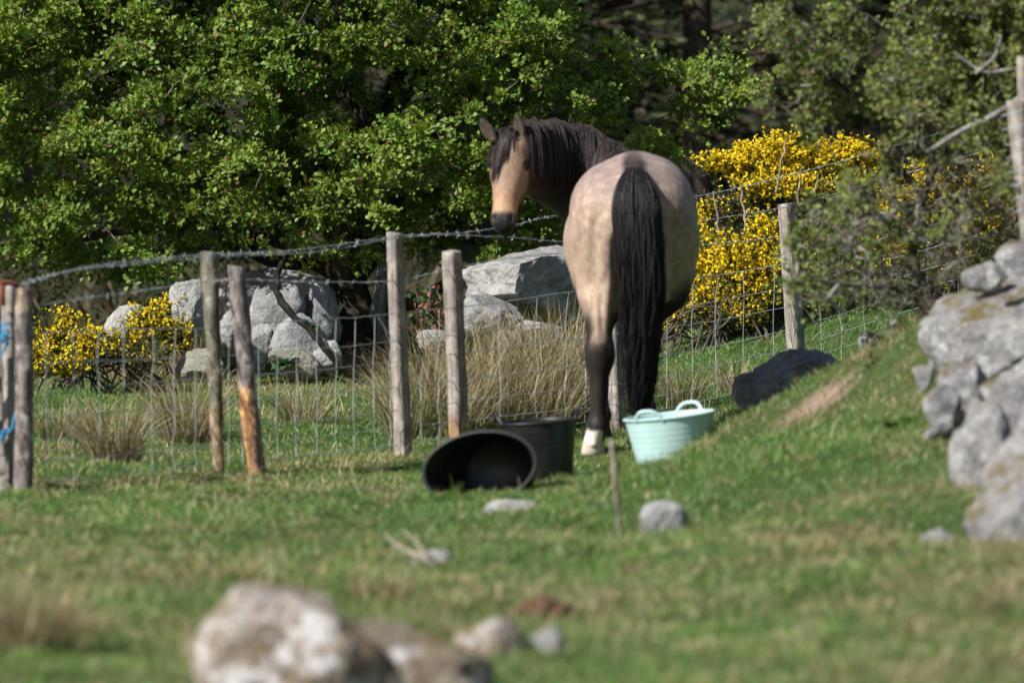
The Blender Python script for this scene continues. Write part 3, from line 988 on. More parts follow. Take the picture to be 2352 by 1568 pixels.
def twine(strands, name_label, loc):
    parts = []
    for i, s in enumerate(strands):
        q = resample([P(*p) for p in s], 26)
        q = q + 0.0015 * np.sin(np.arange(26)[:, None] * 1.3 + np.array((0, 1, 2)))
        parts.append(tubes(q, np.full(26, 0.0052), 6))
    V, Fq, _ = join(parts)
    tag(obj('baler_twine', V, Fq, M['twine'], loc=loc), name_label, 'twine', GT)


twine([[(-10, 790, 22.3), (10, 785, 22.27), (20, 765, 22.26), (8, 748, 22.27), (20, 742, 22.28), (34, 752, 22.3)],
       [(-12, 780, 22.28), (8, 770, 22.25), (22, 778, 22.26), (34, 770, 22.3)],
       [(8, 750, 22.26), (4, 775, 22.25), (14, 790, 22.25), (2, 815, 22.26), (-6, 830, 22.27)],
       [(4, 745, 22.27), (14, 760, 22.24), (6, 782, 22.25), (18, 786, 22.26), (10, 800, 22.25)]], 'upper knot of blue baler twine on the gate post', P(10, 780, 22.28))
twine([[(34, 950, 22.29), (28, 980, 22.27), (20, 992, 22.25), (6, 1000, 22.26), (-10, 1008, 22.28)],
       [(32, 985, 22.3), (16, 990, 22.26), (4, 1003, 22.25), (-12, 998, 22.28)],
       [(14, 985, 22.26), (4, 994, 22.24), (10, 1006, 22.25), (-8, 1014, 22.28)]], 'lower knot of blue baler twine on the gate post', P(8, 995, 22.28))

# leaning round post at the other end
V, q, sv = ring_post(P(2380, 640, 21.75), P(2336, 236, 21.75), 0.085, 0.09, False, 15, 0.05)
rp = empty('leaning_post', P(2360, 600, 21.75), 'leaning round grey post above the rock pile with wire netting', 'post')
obj('upright', V, q, M['post'], rp, col=np.full((len(V), 3), 0.95))
V, q, sv = ring_post(P(2366, 560, 22.1), P(2352, 135, 22.1), 0.06, 0.06, False, 16, 0.05)
tag(obj('bare_post', V, q, M['post'], loc=P(2366, 560, 22.1), col=np.ones((len(V), 3))), 'taller thin grey post behind the leaning round post', 'post')
for i in range(9):
    yy = 262 + i * 32
    V, Fq = tubes(wire_path([P(2300 + i * 4, yy + 6, 21.66), P(2345, yy - 4, 21.62), P(2420, yy - 30, 21.7), P(2500, yy - 60, 21.7)], 30, 0.004, 60 + i), np.full(30, 0.0018), 4)
    obj('net_wire', V, Fq, M['wire'], rp)

# dead stalk and stick ------------------------------------------------
q = resample([P(1426, 1242, 19.1), P(1420, 1180, 19.1), P(1413, 1110, 19.08), P(1408, 1050, 19.1), P(1403, 1008, 19.12)], 26)
V, Fq = tubes(q, np.linspace(0.0095, 0.0075, 26) * (1 + 0.25 * np.sin(np.arange(26) * 1.7)), 7)
tag(obj('dead_stalk', V, Fq, M['dead'], loc=P(1426, 1240, 19.1), col=np.ones((len(V), 3))), 'thin dry stalk standing in the turf in front of the hind hooves', 'stalk')
V, Fq, _ = join([tubes(resample([P(880, 1228, 17.95), P(930, 1262, 17.9), P(985, 1282, 17.85)], 16), np.linspace(0.004, 0.008, 16), 6),
                 tubes(resample([P(925, 1218, 17.95), P(955, 1245, 17.9), P(985, 1280, 17.85)], 16), np.linspace(0.003, 0.008, 16), 6)])
tag(obj('forked_stick', V, Fq, M['dead'], loc=P(985, 1282, 17.85), col=np.full((len(V), 3), 1.3)), 'pale forked stick lying in the turf beside the flat bleached stone', 'stick')

# ------------------------------------------------------------------ tubs


def lathe_pts(prof, K=72):
    th = np.arange(K) * 2 * np.pi / K
    r, z = np.array(prof).T
    V = np.stack([r[:, None] * np.cos(th), r[:, None] * np.sin(th), np.repeat(z[:, None], K, 1)], -1).reshape(-1, 3)
    R = len(prof)
    a, k = np.meshgrid(np.arange(R - 1), np.arange(K), indexing='ij')
    k2 = (k + 1) % K
    q = np.stack([a * K + k, a * K + k2, (a + 1) * K + k2, (a + 1) * K + k], -1).reshape(-1, 4)
    return V, q


def tub(name, label, loc, Rm, mat, Rt, Rb, H, handles, warp=None):
    """flexible trug; Rm 3x3 orientation; local z up from its base"""
    t = empty(name, loc, label, 'tub', 'stable tubs')
    loc = np.asarray(loc, float)
    prof = [(0.001, 0.008), (Rb * 0.6, 0.004), (Rb * 0.95, 0.0), (Rb, 0.006)]
    S = 60
    for i in range(S):
        s = i / (S - 1)
        prof.append((Rb + (Rt - Rb) * (s ** 0.9) + 0.0003 * math.sin(i * 1.15) * (0.2 < s < 0.93), 0.008 + (H - 0.014) * s))
    prof += [(Rt + 0.006, H - 0.005), (Rt + 0.008, H), (Rt + 0.004, H + 0.005), (Rt - 0.004, H + 0.004), (Rt - 0.006, H - 0.004)]
    for i in range(14):
        s = 1 - i / 13
        prof.append((Rb + (Rt - Rb) * (s ** 0.9) - 0.007, 0.014 + (H - 0.03) * s))
    prof.append((0.001, 0.014))
    V, q = lathe_pts(prof)
    w = warp if warp else (lambda v: v)
    o = obj('body', (w(V) @ Rm.T) + loc, q, mat, t)
    for az in handles:
        a = np.array((math.cos(az), math.sin(az), 0)); b = np.array((-a[1], a[0], 0))
        half, hh = 0.056, 0.036
        s = np.linspace(-1, 1, 30)
        pts = a * (Rt * np.cos(s * half * 1.15 / Rt))[:, None] + b * (s * half * 1.15)[:, None]
        pts[:, 2] = H - 0.006 + (hh + 0.006) * np.clip(1 - np.abs(s) ** 3.2, 0, 1)
        pts = pts + a * 0.012 * (1 - s ** 2)[:, None]
        A = tubes(pts, np.full(30, 0.0085), 8)
        obj('handle', (w(A[0]) @ Rm.T) + loc, A[1], mat, t)
    return t


def rot(axis, ang):
    a = np.asarray(axis, float); a = a / np.linalg.norm(a)
    K = np.array([[0, -a[2], a[1]], [a[2], 0, -a[0]], [-a[1], a[0], 0]])
    return np.eye(3) + math.sin(ang) * K + (1 - math.cos(ang)) * K @ K


c = P(1553, 1104, 22.8)
tub('mint_tub', 'pale mint-green flexible tub standing upright at the heels of the horse', (c[0], 22.8, c[2]), rot((0, 1, 0), -0.105), M['mint'], 0.190, 0.138, 0.280, (math.radians(240), math.radians(60)))
c = P(1240, 1108, 23.05)
tub('black_tub', 'black flexible tub standing upright behind the tipped tub', (c[0], 23.05, c[2]), rot((0, 1, 0), -0.06), M['black'], 0.17, 0.14, 0.265, (math.radians(8), math.radians(190)))


def squash(v):
    s = np.clip(v[:, 2] / 0.30, 0, 1)
    o = v.copy()
    o[:, 0] *= 1 + 0.30 * s
    o[:, 1] *= 1 - 0.22 * s
    return o


# tipped tub: local z (mouth) points to the lens and a little left, local x along the ground
zm = np.array((-0.30, -0.93, 0.16)); zm /= np.linalg.norm(zm)
xm = np.array((0.95, -0.29, 0.16)); xm = xm - zm * (xm @ zm); xm /= np.linalg.norm(xm)
ym = np.cross(zm, xm)
mouth = P(1101, 1074, 21.2)
tub('tipped_black_tub', 'black flexible tub lying on its side with its open mouth towards the viewer', mouth - zm * 0.29, np.stack([xm, ym, zm], 1), M['black'], 0.180, 0.14, 0.29, (), squash)

# ------------------------------------------------------------------ horse
HX = P(1420, 1042, 24.0)[0]
H0 = np.array((HX, 24.0, -0.004))
VOX = 0.0098
lo = np.array((-0.72, -0.26, -0.02)); hi = np.array((0.50, 1.72, 1.62))
dims = np.ceil((hi - lo) / VOX).astype(int) + 1
ax = [lo[i] + VOX * np.arange(dims[i]) for i in range(3)]
SD = np.full(dims, 0.6, np.float32)


def region(mn, mx, pad):
    s = []
    for i in range(3):
        a = max(0, int((mn[i] - pad - lo[i]) / VOX)); b = min(dims[i], int((mx[i] + pad - lo[i]) / VOX) + 2)
        s.append(slice(a, b))
    g = np.stack(np.meshgrid(ax[0][s[0]], ax[1][s[1]], ax[2][s[2]], indexing='ij'), -1)
    return tuple(s), g


def smin(a, b, k):
    h = np.clip(0.5 + 0.5 * (b - a) / k, 0, 1)
    return b + (a - b) * h - k * h * (1 - h)


def add(d, s, k):
    SD[s] = smin(d.astype(np.float32), SD[s], k)


def cut(d, s, k):
    SD[s] = -smin(-SD[s], d.astype(np.float32), k)


def cone(a, b, ra, rb, k=0.05):
    a = np.asarray(a, float); b = np.asarray(b, float)
    r = max(ra, rb)
    s, g = region(np.minimum(a, b) - r, np.maximum(a, b) + r, 0.14)
    ab = b - a
    t = np.clip(((g - a) @ ab) / (ab @ ab), 0, 1)
    add(np.linalg.norm(g - a - t[..., None] * ab, axis=-1) - (ra + t * (rb - ra)), s, k)


def chain(pts, k=0.05):
    for p, q in zip(pts[:-1], pts[1:]):
        cone(p[:3], q[:3], p[3], q[3], k)


def ell(c, r, k=0.06, R=None, neg=False):
    c = np.asarray(c, float); r = np.asarray(r, float)
    m = r.max()
    ext = r if R is None else np.full(3, m)
    s, g = region(c - ext, c + ext, 0.14)
    p = g - c
    if R is not None:
        p = p @ R          # columns of R are the local axes
    k0 = np.linalg.norm(p / r, axis=-1)
    k1 = np.linalg.norm(p / (r * r), axis=-1)
    d = k0 * (k0 - 1) / np.maximum(k1, 1e-6)
    (cut if neg else add)(d, s, k)


# trunk
ell((0.072, 0.36, 1.055), (0.262, 0.44, 0.268))
ell((0.150, 0.36, 1.115), (0.185, 0.34, 0.205), 0.08)
ell((-0.02, 0.36, 1.09), (0.180, 0.34, 0.195), 0.08)
ell((0.078, 0.92, 0.925), (0.316, 0.66, 0.325), 0.10)
ell((0.065, 1.28, 0.90), (0.235, 0.30, 0.35), 0.10)
cone((0.07, 0.60, 1.20), (0.06, 1.18, 1.24), 0.10, 0.085, 0.08)
cone((0.070, 0.02, 1.22), (0.070, 0.32, 1.255), 0.05, 0.08, 0.07)       # dock
# hind legs: (mirror factor about the middle, forward offset, ground lift)


def hind(side, dy, dz, xs):
    X = lambda v: xs[0] + side * v
    ell((X(0.125), 0.13 + dy * .3, 0.99), (0.140, 0.165, 0.25), 0.08)
    ell((X(0.175), 0.34 + dy * .5, 0.86), (0.105, 0.17, 0.21), 0.07)                     # stifle
    cone((X(0.140), 0.16 + dy * .4, 0.93), (X(0.150), 0.12 + dy * .7, 0.72), 0.145, 0.092, 0.05)
    x1, x2, x3 = xs[1], xs[2], xs[3]
    cone((X(0.150), 0.12 + dy * .7, 0.74), (x1, 0.02 + dy, 0.50 + dz), 0.088, 0.054, 0.04)
    cone((X(0.135), 0.05 + dy * .7, 0.72), (x1, -0.035 + dy, 0.50 + dz), 0.05, 0.026, 0.03)  # tendon
    chain([(x1, -0.045 + dy, 0.50 + dz, 0.027), (x1, -0.02 + dy, 0.44 + dz, 0.030)], 0.03)
    ell((x1, 0.015 + dy, 0.435 + dz), (0.068, 0.066, 0.085), 0.05)
    cone((x1, 0.015 + dy, 0.42 + dz), (x2, 0.02 + dy, 0.15 + dz), 0.048, 0.037, 0.03)
    cone((x1, -0.02 + dy, 0.40 + dz), (x2, -0.012 + dy, 0.16 + dz), 0.028, 0.024, 0.03)
    ell((x2, 0.015 + dy, 0.135 + dz), (0.047, 0.052, 0.045), 0.03)
    cone((x2, 0.02 + dy, 0.12 + dz), (x3, 0.06 + dy, 0.055 + dz), 0.042, 0.047, 0.03)
    cone((x2, -0.02 + dy, 0.12 + dz), (x3, 0.0 + dy, 0.05 + dz), 0.028, 0.026, 0.03)      # feather


hind(-1, 0.0, 0.0, (0.062, -0.083, -0.090, -0.108))
hind(1, 0.20, 0.035, (0.082, 0.122, 0.112, 0.098))


def fore(x, dy, dz):
    cone((x, 1.22, 0.86), (x, 1.20 + dy, 0.62), 0.11, 0.075, 0.06)
    cone((x, 1.20 + dy, 0.64), (x, 1.20 + dy, 0.43 + dz), 0.07, 0.045, 0.04)
    ell((x, 1.205 + dy, 0.40 + dz), (0.045, 0.047, 0.06), 0.03)
    cone((x, 1.20 + dy, 0.38 + dz), (x, 1.20 + dy, 0.15 + dz), 0.038, 0.032, 0.03)
    ell((x, 1.195 + dy, 0.13 + dz), (0.042, 0.045, 0.04), 0.03)
    cone((x, 1.20 + dy, 0.12 + dz), (x, 1.24 + dy, 0.05 + dz), 0.036, 0.044, 0.03)


FZL = gz(HX - 0.055, 25.2) - H0[2]
FZR = gz(HX + 0.15, 25.15) - H0[2]
fore(-0.055, 0.0, FZL)
fore(0.155, -0.05, FZR)
for s_, c0, yo in ((-1, 0.062, 0.0), (1, 0.082, 0.06)):
    ell((c0 + s_ * 0.190, 0.62, 1.13), (0.055, 0.07, 0.06), 0.08)
    cone((c0 + s_ * 0.10, 0.0 + yo, 0.98), (c0 + s_ * 0.125, 0.03 + yo, 0.70), 0.055, 0.040, 0.04)
# neck swung round to the left
chain([(0.06, 1.10, 1.17, 0.125), (-0.03, 1.26, 1.255, 0.105), (-0.16, 1.30, 1.345, 0.096), (-0.30, 1.22, 1.382, 0.086), (-0.415, 1.06, 1.385, 0.082), (-0.46, 0.97, 1.36, 0.08)], 0.06)
chain([(0.05, 1.30, 1.00, 0.20), (-0.05, 1.36, 1.09, 0.165), (-0.17, 1.36, 1.175, 0.135), (-0.30, 1.26, 1.225, 0.112), (-0.40, 1.12, 1.25, 0.095)], 0.08)

# head: u down the face, v to the image right, w out of the face
hp = np.array((-0.486, 0.955, 1.458))            # poll
hm = np.array((-0.526, 0.760, 0.980))            # end of the muzzle
U = hm - hp; HL = np.linalg.norm(U); U = U / HL
Wf = np.array((-0.19, -0.96, 0.10)); Wf = Wf - U * (Wf @ U); Wf /= np.linalg.norm(Wf)
Vs = np.cross(U, Wf)
if Vs[0] < 0: Vs = -Vs
HR = np.stack([U, Vs, Wf], 1)


def hd(u, v, w):
    return hp + U * u + Vs * v + Wf * w


def hc(p, q, ra, rb, k=0.03):
    cone(hd(*p), hd(*q), ra, rb, k)


def he(p, r, k=0.03, neg=False):
    ell(hd(*p), r, k, HR, neg)


he((0.10, 0, -0.085), (0.11, 0.078, 0.085), 0.04)
he((0.175, 0, -0.075), (0.12, 0.083, 0.072), 0.035)
hc((0.14, 0, -0.045), (0.40, 0, -0.042), 0.058, 0.041)
hc((0.16, 0.035, -0.055), (0.38, 0.018, -0.055), 0.045, 0.036)
hc((0.16, -0.035, -0.055), (0.38, -0.018, -0.055), 0.045, 0.036)
for s_ in (-1, 1):
    he((0.185, 0.042 * s_, -0.155), (0.115, 0.042, 0.095), 0.035)       # cheek
    he((0.165, 0.070 * s_, -0.050), (0.034, 0.024, 0.030), 0.02)        # brow
    hc((0.21, 0.060 * s_, -0.075), (0.32, 0.034 * s_, -0.07), 0.020, 0.012, 0.03)  # facial crest
hc((0.22, 0, -0.165), (0.44, 0, -0.105), 0.055, 0.034, 0.04)
he((0.435, 0, -0.055), (0.062, 0.058, 0.058), 0.03)
he((0.478, 0, -0.062), (0.034, 0.043, 0.044), 0.02)
he((0.478, 0, -0.108), (0.030, 0.032, 0.024), 0.015)                    # chin
for s_ in (-1, 1):
    he((0.447, 0.034 * s_, -0.026), (0.036, 0.026, 0.028), 0.02)
    he((0.450, 0.044 * s_, -0.004), (0.026, 0.014, 0.022), 0.008, True)  # nostril
    he((0.172, 0.087 * s_, -0.038), (0.017, 0.012, 0.013), 0.010, True)  # eye socket
he((0.492, 0, -0.088), (0.008, 0.045, 0.030), 0.006, True)              # mouth line


def ear(base, tip, face):
    base = np.asarray(base, float); tip = np.asarray(tip, float)
    d = unit(tip - base)
    f = np.asarray(face, float); f = unit(f - d * (f @ d))
    L = np.linalg.norm(tip - base)
    c = base + (tip - base) * 0.42
    R = np.stack([np.cross(d, f), f, d], 1)
    ell(base + d * L * 0.36, (0.031, 0.022, L * 0.50), 0.02, R)
    cone(base + d * L * 0.40, tip, 0.024, 0.005, 0.012)
    ell(base + d * L * 0.46 + f * 0.021, (0.0185, 0.015, L * 0.38), 0.006, R, True)


def hpx(px, py, ly):
    return P(px, py, 24.0 + ly) - H0


ear(hpx(1134, 322, 0.93), hpx(1101, 268, 0.93), (-0.25, -1, 0))
ear(hpx(1199, 318, 0.93), hpx(1184, 254, 0.92), (-0.55, -1, 0))


def surf_nets(S, o, h):
    ins = S < 0
    a = ins.astype(np.int8)
    c = sum(a[i:a.shape[0] - 1 + i, j:a.shape[1] - 1 + j, k:a.shape[2] - 1 + k] for i in (0, 1) for j in (0, 1) for k in (0, 1))
    mix = (c > 0) & (c < 8)
    I = np.argwhere(mix)
    idx = np.full(mix.shape, -1, np.int64)
    idx[mix] = np.arange(len(I))
    cor = np.array([(i, j, k) for i in (0, 1) for j in (0, 1) for k in (0, 1)])
    val = np.stack([S[I[:, 0] + q[0], I[:, 1] + q[1], I[:, 2] + q[2]] for q in cor], 1)
    acc = np.zeros((len(I), 3)); cnt = np.zeros(len(I))
    for x in range(8):
        for y in range(x + 1, 8):
            if np.abs(cor[x] - cor[y]).sum() != 1: continue
            va, vb = val[:, x], val[:, y]
            m = (va < 0) != (vb < 0)
            t = np.where(m, va / np.where(m, va - vb, 1), 0)
            acc += m[:, None] * (cor[x] + t[:, None] * (cor[y] - cor[x])); cnt += m
    V = o + h * (I + acc / cnt[:, None])
    quads = []
    n = S.shape
    for d in range(3):
        sl0 = [slice(None)] * 3; sl1 = [slice(None)] * 3
        sl0[d] = slice(0, -1); sl1[d] = slice(1, None)
        A, B = ins[tuple(sl0)], ins[tuple(sl1)]
        e = np.argwhere(A != B)
        e1, e2 = (d + 1) % 3, (d + 2) % 3
        ok = (e[:, e1] > 0) & (e[:, e2] > 0) & (e[:, e1] < n[e1] - 1) & (e[:, e2] < n[e2] - 1)
        e = e[ok]
        inside = A[e[:, 0], e[:, 1], e[:, 2]]
        cells = []
        for s1, s2 in ((-1, -1), (0, -1), (0, 0), (-1, 0)):
            q = e.copy(); q[:, e1] += s1; q[:, e2] += s2
            cells.append(idx[q[:, 0], q[:, 1], q[:, 2]])
        Q = np.stack(cells, 1)
        Q[~inside] = Q[~inside][:, ::-1]
        quads.append(Q)
    return V, np.concatenate(quads)


BV, BF = surf_nets(SD, lo, VOX)


def sd_at(p):
    g = (p - lo) / VOX
    i = np.clip(np.floor(g).astype(int), 0, dims - 2)
    f = np.clip(g - i, 0, 1)
    out = 0
    for dx in (0, 1):
        for dy in (0, 1):
            for dz in (0, 1):
                w = (f[:, 0] if dx else 1 - f[:, 0]) * (f[:, 1] if dy else 1 - f[:, 1]) * (f[:, 2] if dz else 1 - f[:, 2])
                out = out + w * SD[i[:, 0] + dx, i[:, 1] + dy, i[:, 2] + dz]
    return out


def sd_grad(p):
    e = VOX
    g = np.stack([sd_at(p + np.eye(3)[i] * e) - sd_at(p - np.eye(3)[i] * e) for i in range(3)], 1)
    return unit(g)


# smooth the skin a little
def relax(V, Fq, it, f=0.5):
    E = np.concatenate([Fq[:, [0, 1]], Fq[:, [1, 2]], Fq[:, [2, 3]], Fq[:, [3, 0]]])
    for _ in range(it):
        s = np.zeros_like(V); n = np.zeros(len(V))
        np.add.at(s, E[:, 0], V[E[:, 1]]); np.add.at(n, E[:, 0], 1)
        np.add.at(s, E[:, 1], V[E[:, 0]]); np.add.at(n, E[:, 1], 1)
        V = V + f * (s / n[:, None] - V)
    return V


BV = relax(BV, BF, 3)
# shallow furrows between the muscles of the quarters
gN = sd_grad(BV)
for s_, c0, yo in ((-1, 0.062, 0.0), (1, 0.082, 0.06)):
    for (xa, za, xb, zb, dp_, wd_) in ((0.150, 1.10, 0.185, 0.70, 0.016, 0.026), (0.235, 1.00, 0.215, 0.70, 0.012, 0.030), (0.120, 0.80, 0.150, 0.52, 0.014, 0.018), (0.06, 1.02, 0.07, 0.72, 0.012, 0.02)):
        tz = np.clip((za - BV[:, 2]) / (za - zb), 0, 1)
        xl = c0 + s_ * (xa + (xb - xa) * tz + 0.012 * np.sin(tz * 5))
        g_ = np.exp(-((BV[:, 0] - xl) / wd_) ** 2) * smooth(za + .06, za - .08, BV[:, 2]) * smooth(zb - .05, zb + .08, BV[:, 2]) * smooth(0.30 + yo, 0.16 + yo, BV[:, 1])
        BV = BV - gN * (dp_ * g_)[:, None]
BV = BV + gN * (0.0035 * fbm(BV * 9, 3, 70))[:, None]

# coat colour -------------------------------------------------------
x, y, z = BV.T
nz = fbm(BV * 7, 4, 3)
nz2 = fbm(BV * 22, 3, 8)
tan = np.array((0.375, 0.270, 0.204)); grey = np.array((0.290, 0.220, 0.194)); black = np.array((0.020, 0.015, 0.013)); brown = np.array((0.060, 0.037, 0.028))
col = np.tile(tan, (len(BV), 1))


def blend(c, m):
    global col
    m = np.clip(m, 0, 1)[:, None]
    col = col * (1 - m) + np.asarray(c) * m


blend(grey, smooth(1.05, 1.28, z + 0.08 * nz) * (y < 1.0) * 0.85)
blend((0.41, 0.295, 0.205), smooth(1.0, 0.8, z) * smooth(0.45, 0.1, y) * 0.5)
# black points on the legs
legtop = 0.60 + 0.07 * nz + 0.16 * smooth(0.08, 0.22, y - 0.0) - 0.10 * smooth(0.03, -0.05, y)
blend(black * 0.9, smooth(legtop + 0.09, legtop - 0.05, z) * (y < 0.75))
blend(black * 1.6, smooth(0.74, 0.62, z + 0.05 * nz) * (y >= 0.75))
# dark stripe at the dock
blend(black, smooth(0.075, 0.03, np.abs(x - 0.07 + 0.02 * nz)) * smooth(1.16, 1.22, z) * smooth(0.30, 0.10, y + 0.1 * nz))
blend(brown, smooth(0.05, 0.015, np.abs(x - 0.07)) * smooth(1.2, 1.26, z) * smooth(1.1, 0.3, y) * 0.7)
# neck
inneck = smooth(0.12, 0.0, x) * smooth(0.86, 0.96, y) * (z > 0.95) + smooth(0.95, 1.05, y) * (z > 1.15)
inneck = np.clip(inneck, 0, 1)
blend(brown * 0.55, inneck * 0.97)
# head
rel = BV - hp
hu, hv, hw = rel @ U, rel @ Vs, rel @ Wf
onhead = (hu > -0.05) & (np.abs(hv) < 0.15) & (hw > -0.28) & (x < -0.34) & (y < 1.12)
face = np.array((0.27, 0.178, 0.118))
blend(face, onhead * smooth(-0.24, -0.13, hw))
blend(brown * 0.9, onhead * smooth(-0.10, -0.16, hw + 0.02 * nz) * smooth(0.40, 0.3, hu) * 0.85)
blend((0.46, 0.26, 0.15), onhead * smooth(0.26, 0.36, hu) * smooth(0.425, 0.40, hu) * smooth(-0.07, -0.03, hw) * 0.6)
blend((0.014, 0.012, 0.012), onhead * smooth(0.412, 0.440, hu + 0.012 * nz + 0.10 * np.maximum(0, -hw - 0.04)))
blend(black, onhead * (np.sqrt((hu - 0.452) ** 2 + (np.abs(hv) - 0.044) ** 2) < 0.021) * (hw > -0.04))
blend(black * 1.3, onhead * smooth(0.036, 0.020, np.sqrt((hu - 0.172) ** 2 + (np.abs(hv) - 0.085) ** 2 + (hw + 0.040) ** 2)))
# ears
inear = np.zeros(len(BV))
eart = np.zeros(len(BV))
for eb, et in ((hpx(1134, 322, 0.93), hpx(1101, 268, 0.93)), (hpx(1199, 318, 0.93), hpx(1184, 254, 0.92))):
    ed = et - eb
    tq = ((BV - eb) @ ed) / (ed @ ed)
    dq = np.linalg.norm(BV - eb - np.clip(tq, 0, 1)[:, None] * ed, axis=1)
    mk = smooth(0.045, 0.036, dq) * smooth(-0.02, 0.15, tq)
    inear = np.maximum(inear, mk)
    eart = np.maximum(eart, mk * smooth(0.55, 0.85, tq))
blend((0.060, 0.040, 0.032), inear * 0.95)
blend(black * 1.5, eart)
# white sock on the left hind
blend((0.72, 0.64, 0.58), smooth(0.12, 0.10, z + 0.015 * nz2) * (y < 0.18) * (x < 0.02) * smooth(-0.065, -0.08, x + 0.010 * nz2))
col = np.clip(col, 0, 1)
horse = empty('horse', H0, 'dun horse with black tail and mane seen from behind, looking back over its shoulder', 'horse')
body = obj('body', BV + H0, BF, M['coat'], horse, col=col)
at = body.data.attributes.new('Dap', 'FLOAT', 'POINT')
at.data.foreach_set('value', (smooth(0.85, 1.05, z) * (y < 1.1) * smooth(-0.36, -0.26, x) * 0.9).astype(np.float32))

# eyes and hooves
for s_ in (-1, 1):
    v, f = icosphere(3)
    obj('eye', v * 0.0215 + hd(0.172, 0.069 * s_, -0.040) + H0, f, M['eye'], horse)


def hoof(x, y, z0, mat):
    prof = [(0.001, 0.0), (0.052, 0.0), (0.056, 0.004), (0.053, 0.025), (0.047, 0.055), (0.045, 0.064), (0.030, 0.066), (0.001, 0.066)]
    V, q = lathe_pts(prof, 28)
    V[:, 1] *= 1.12
    V[:, 1] += (0.066 - V[:, 2]) * 0.42
    obj('hoof', V + np.array((x, y, z0)) + H0, q, mat, horse)


hoof(-0.110, 0.035, -0.006, M['hoof_pale'])
hoof(0.096, 0.235, 0.028, M['hoof_dark'])
hoof(-0.055, 1.22, FZL - 0.006, M['hoof_dark'])
hoof(0.155, 1.17, FZR - 0.006, M['hoof_dark'])


# hair ---------------------------------------------------------------
def hair(name, start, vel, L, S, width, colr, stiff=0.9, off=0.008, grav=1.0, jit=0.03, fix=True, drift=(0, 0, 0)):
    """strands that leave start along vel, fall and lie over the skin"""
    N = len(start)
    p = start.copy()
    v = unit(vel)
    path = [p]
    ds = (L / (S - 1))[:, None]
    offs = off * rng.uniform(0.4, 1.6, N)
    for s in range(S - 1):
        v = unit(v * stiff + np.array((0, 0, -1.0)) * grav * (1 - stiff) * 3 + np.asarray(drift) + rng.normal(0, jit, (N, 3)))
        p = p + v * ds
        if fix:
            d = sd_at(p)
            m = (d < offs) & np.all((p > lo + 0.02) & (p < hi - 0.02), axis=1)
            if m.any():
                g = sd_grad(p[m])
                p[m] = p[m] + g * (offs[m] - d[m])[:, None]
        path.append(p)
        v = unit(path[-1] - path[-2])
    Pth = np.stack(path, 1)
    t = np.linspace(0, 1, S)
    R = width[:, None] * (1 - 0.75 * t ** 2)[None]
    V, q = tubes(Pth + H0, R, 3)
    return obj(name, V, q, M['hair'], horse, col=np.repeat(colr, S * 3, axis=0))


def dark(N, a, b, warm=0.3):
    t = rng.random((N, 1)) ** 2
    c = np.array((0.007, 0.007, 0.0085)) * (1 - t) + np.array((0.022, 0.017, 0.017)) * t
    return c * rng.uniform(a, b, (N, 1))


# tail: many strands guided by the outline of the tail
N, S = 1700, 15
th = rng.uniform(0, 2 * np.pi, N)
rr = np.sqrt(rng.random(N))
e_ = rng.random(N) ** 0.45                     # where the strand ends, 1 = tip
s0 = rng.random(N) * 0.22
zs = [1.285, 1.22, 1.12, 0.95, 0.75, 0.55, 0.38, 0.26, 0.19]
cxs = [0.072, 0.072, 0.076, 0.088, 0.102, 0.104, 0.100, 0.094, 0.090]
hws = [0.030, 0.080, 0.112, 0.108, 0.092, 0.075, 0.060, 0.042, 0.016]
cys = [0.04, -0.045, -0.085, -0.105, -0.10, -0.085, -0.07, -0.06, -0.05]
hds = [0.020, 0.03, 0.045, 0.055, 0.055, 0.055, 0.05, 0.04, 0.02]
zi = np.array(zs)[::-1]
t = np.linspace(0, 1, S)[None]
zz = 1.285 - (1.285 - 0.17) * (s0[:, None] + (1 - s0[:, None]) * t * (0.35 + 0.65 * e_[:, None]))
zfine = np.linspace(0.12, 1.30, 400)
ker = np.hanning(61); ker /= ker.sum()


def ip(a):
    f = np.interp(zfine, zi, np.array(a)[::-1])
    f = np.convolve(np.pad(f, 30, mode='edge'), ker, 'valid')
    return np.interp(zz, zfine, f)


wav = 0.026 * np.sin(zz * rng.uniform(6, 13, (N, 1)) + rng.uniform(0, 6.28, (N, 1))) * t
clump = 0.014 * np.sin(np.round(th * 4)[:, None] * 2.1 + zz * 8) * t
X = ip(cxs) + ip(hws) * (np.cos(th) * rr)[:, None] + wav + clump
Yy = ip(cys) + ip(hds) * (np.sin(th) * rr)[:, None] + wav * 0.6
Pt = np.stack([X, Yy, zz], -1)
R = rng.uniform(0.0018, 0.0038, N)[:, None] * (1 - 0.7 * t ** 2)
V, q = tubes(Pt + H0, R, 3)
tail = obj('tail', V, q, M['hair'], horse, col=np.repeat(dark(N, 0.7, 1.6), S * 3, axis=0))
# the flesh of the tail under the hair
K = 20
rows = []
for a, b, c_, d_, e2 in zip(zs, cxs, hws, cys, hds):
    w_ = np.arange(K) * 2 * np.pi / K
    f_ = 0.80
    rows.append(np.stack([b + c_ * f_ * np.cos(w_), d_ + e2 * f_ * np.sin(w_), np.full(K, a - 0.01)], 1))
V = np.concatenate(rows[:7])
a, k = np.meshgrid(np.arange(6), np.arange(K), indexing='ij')
q = np.stack([a * K + k, a * K + (k + 1) % K, (a + 1) * K + (k + 1) % K, (a + 1) * K + k], -1).reshape(-1, 4)
obj('tail_core', V + H0, q, M['hair'], horse, col=np.tile((0.010, 0.009, 0.010), (len(V), 1)))

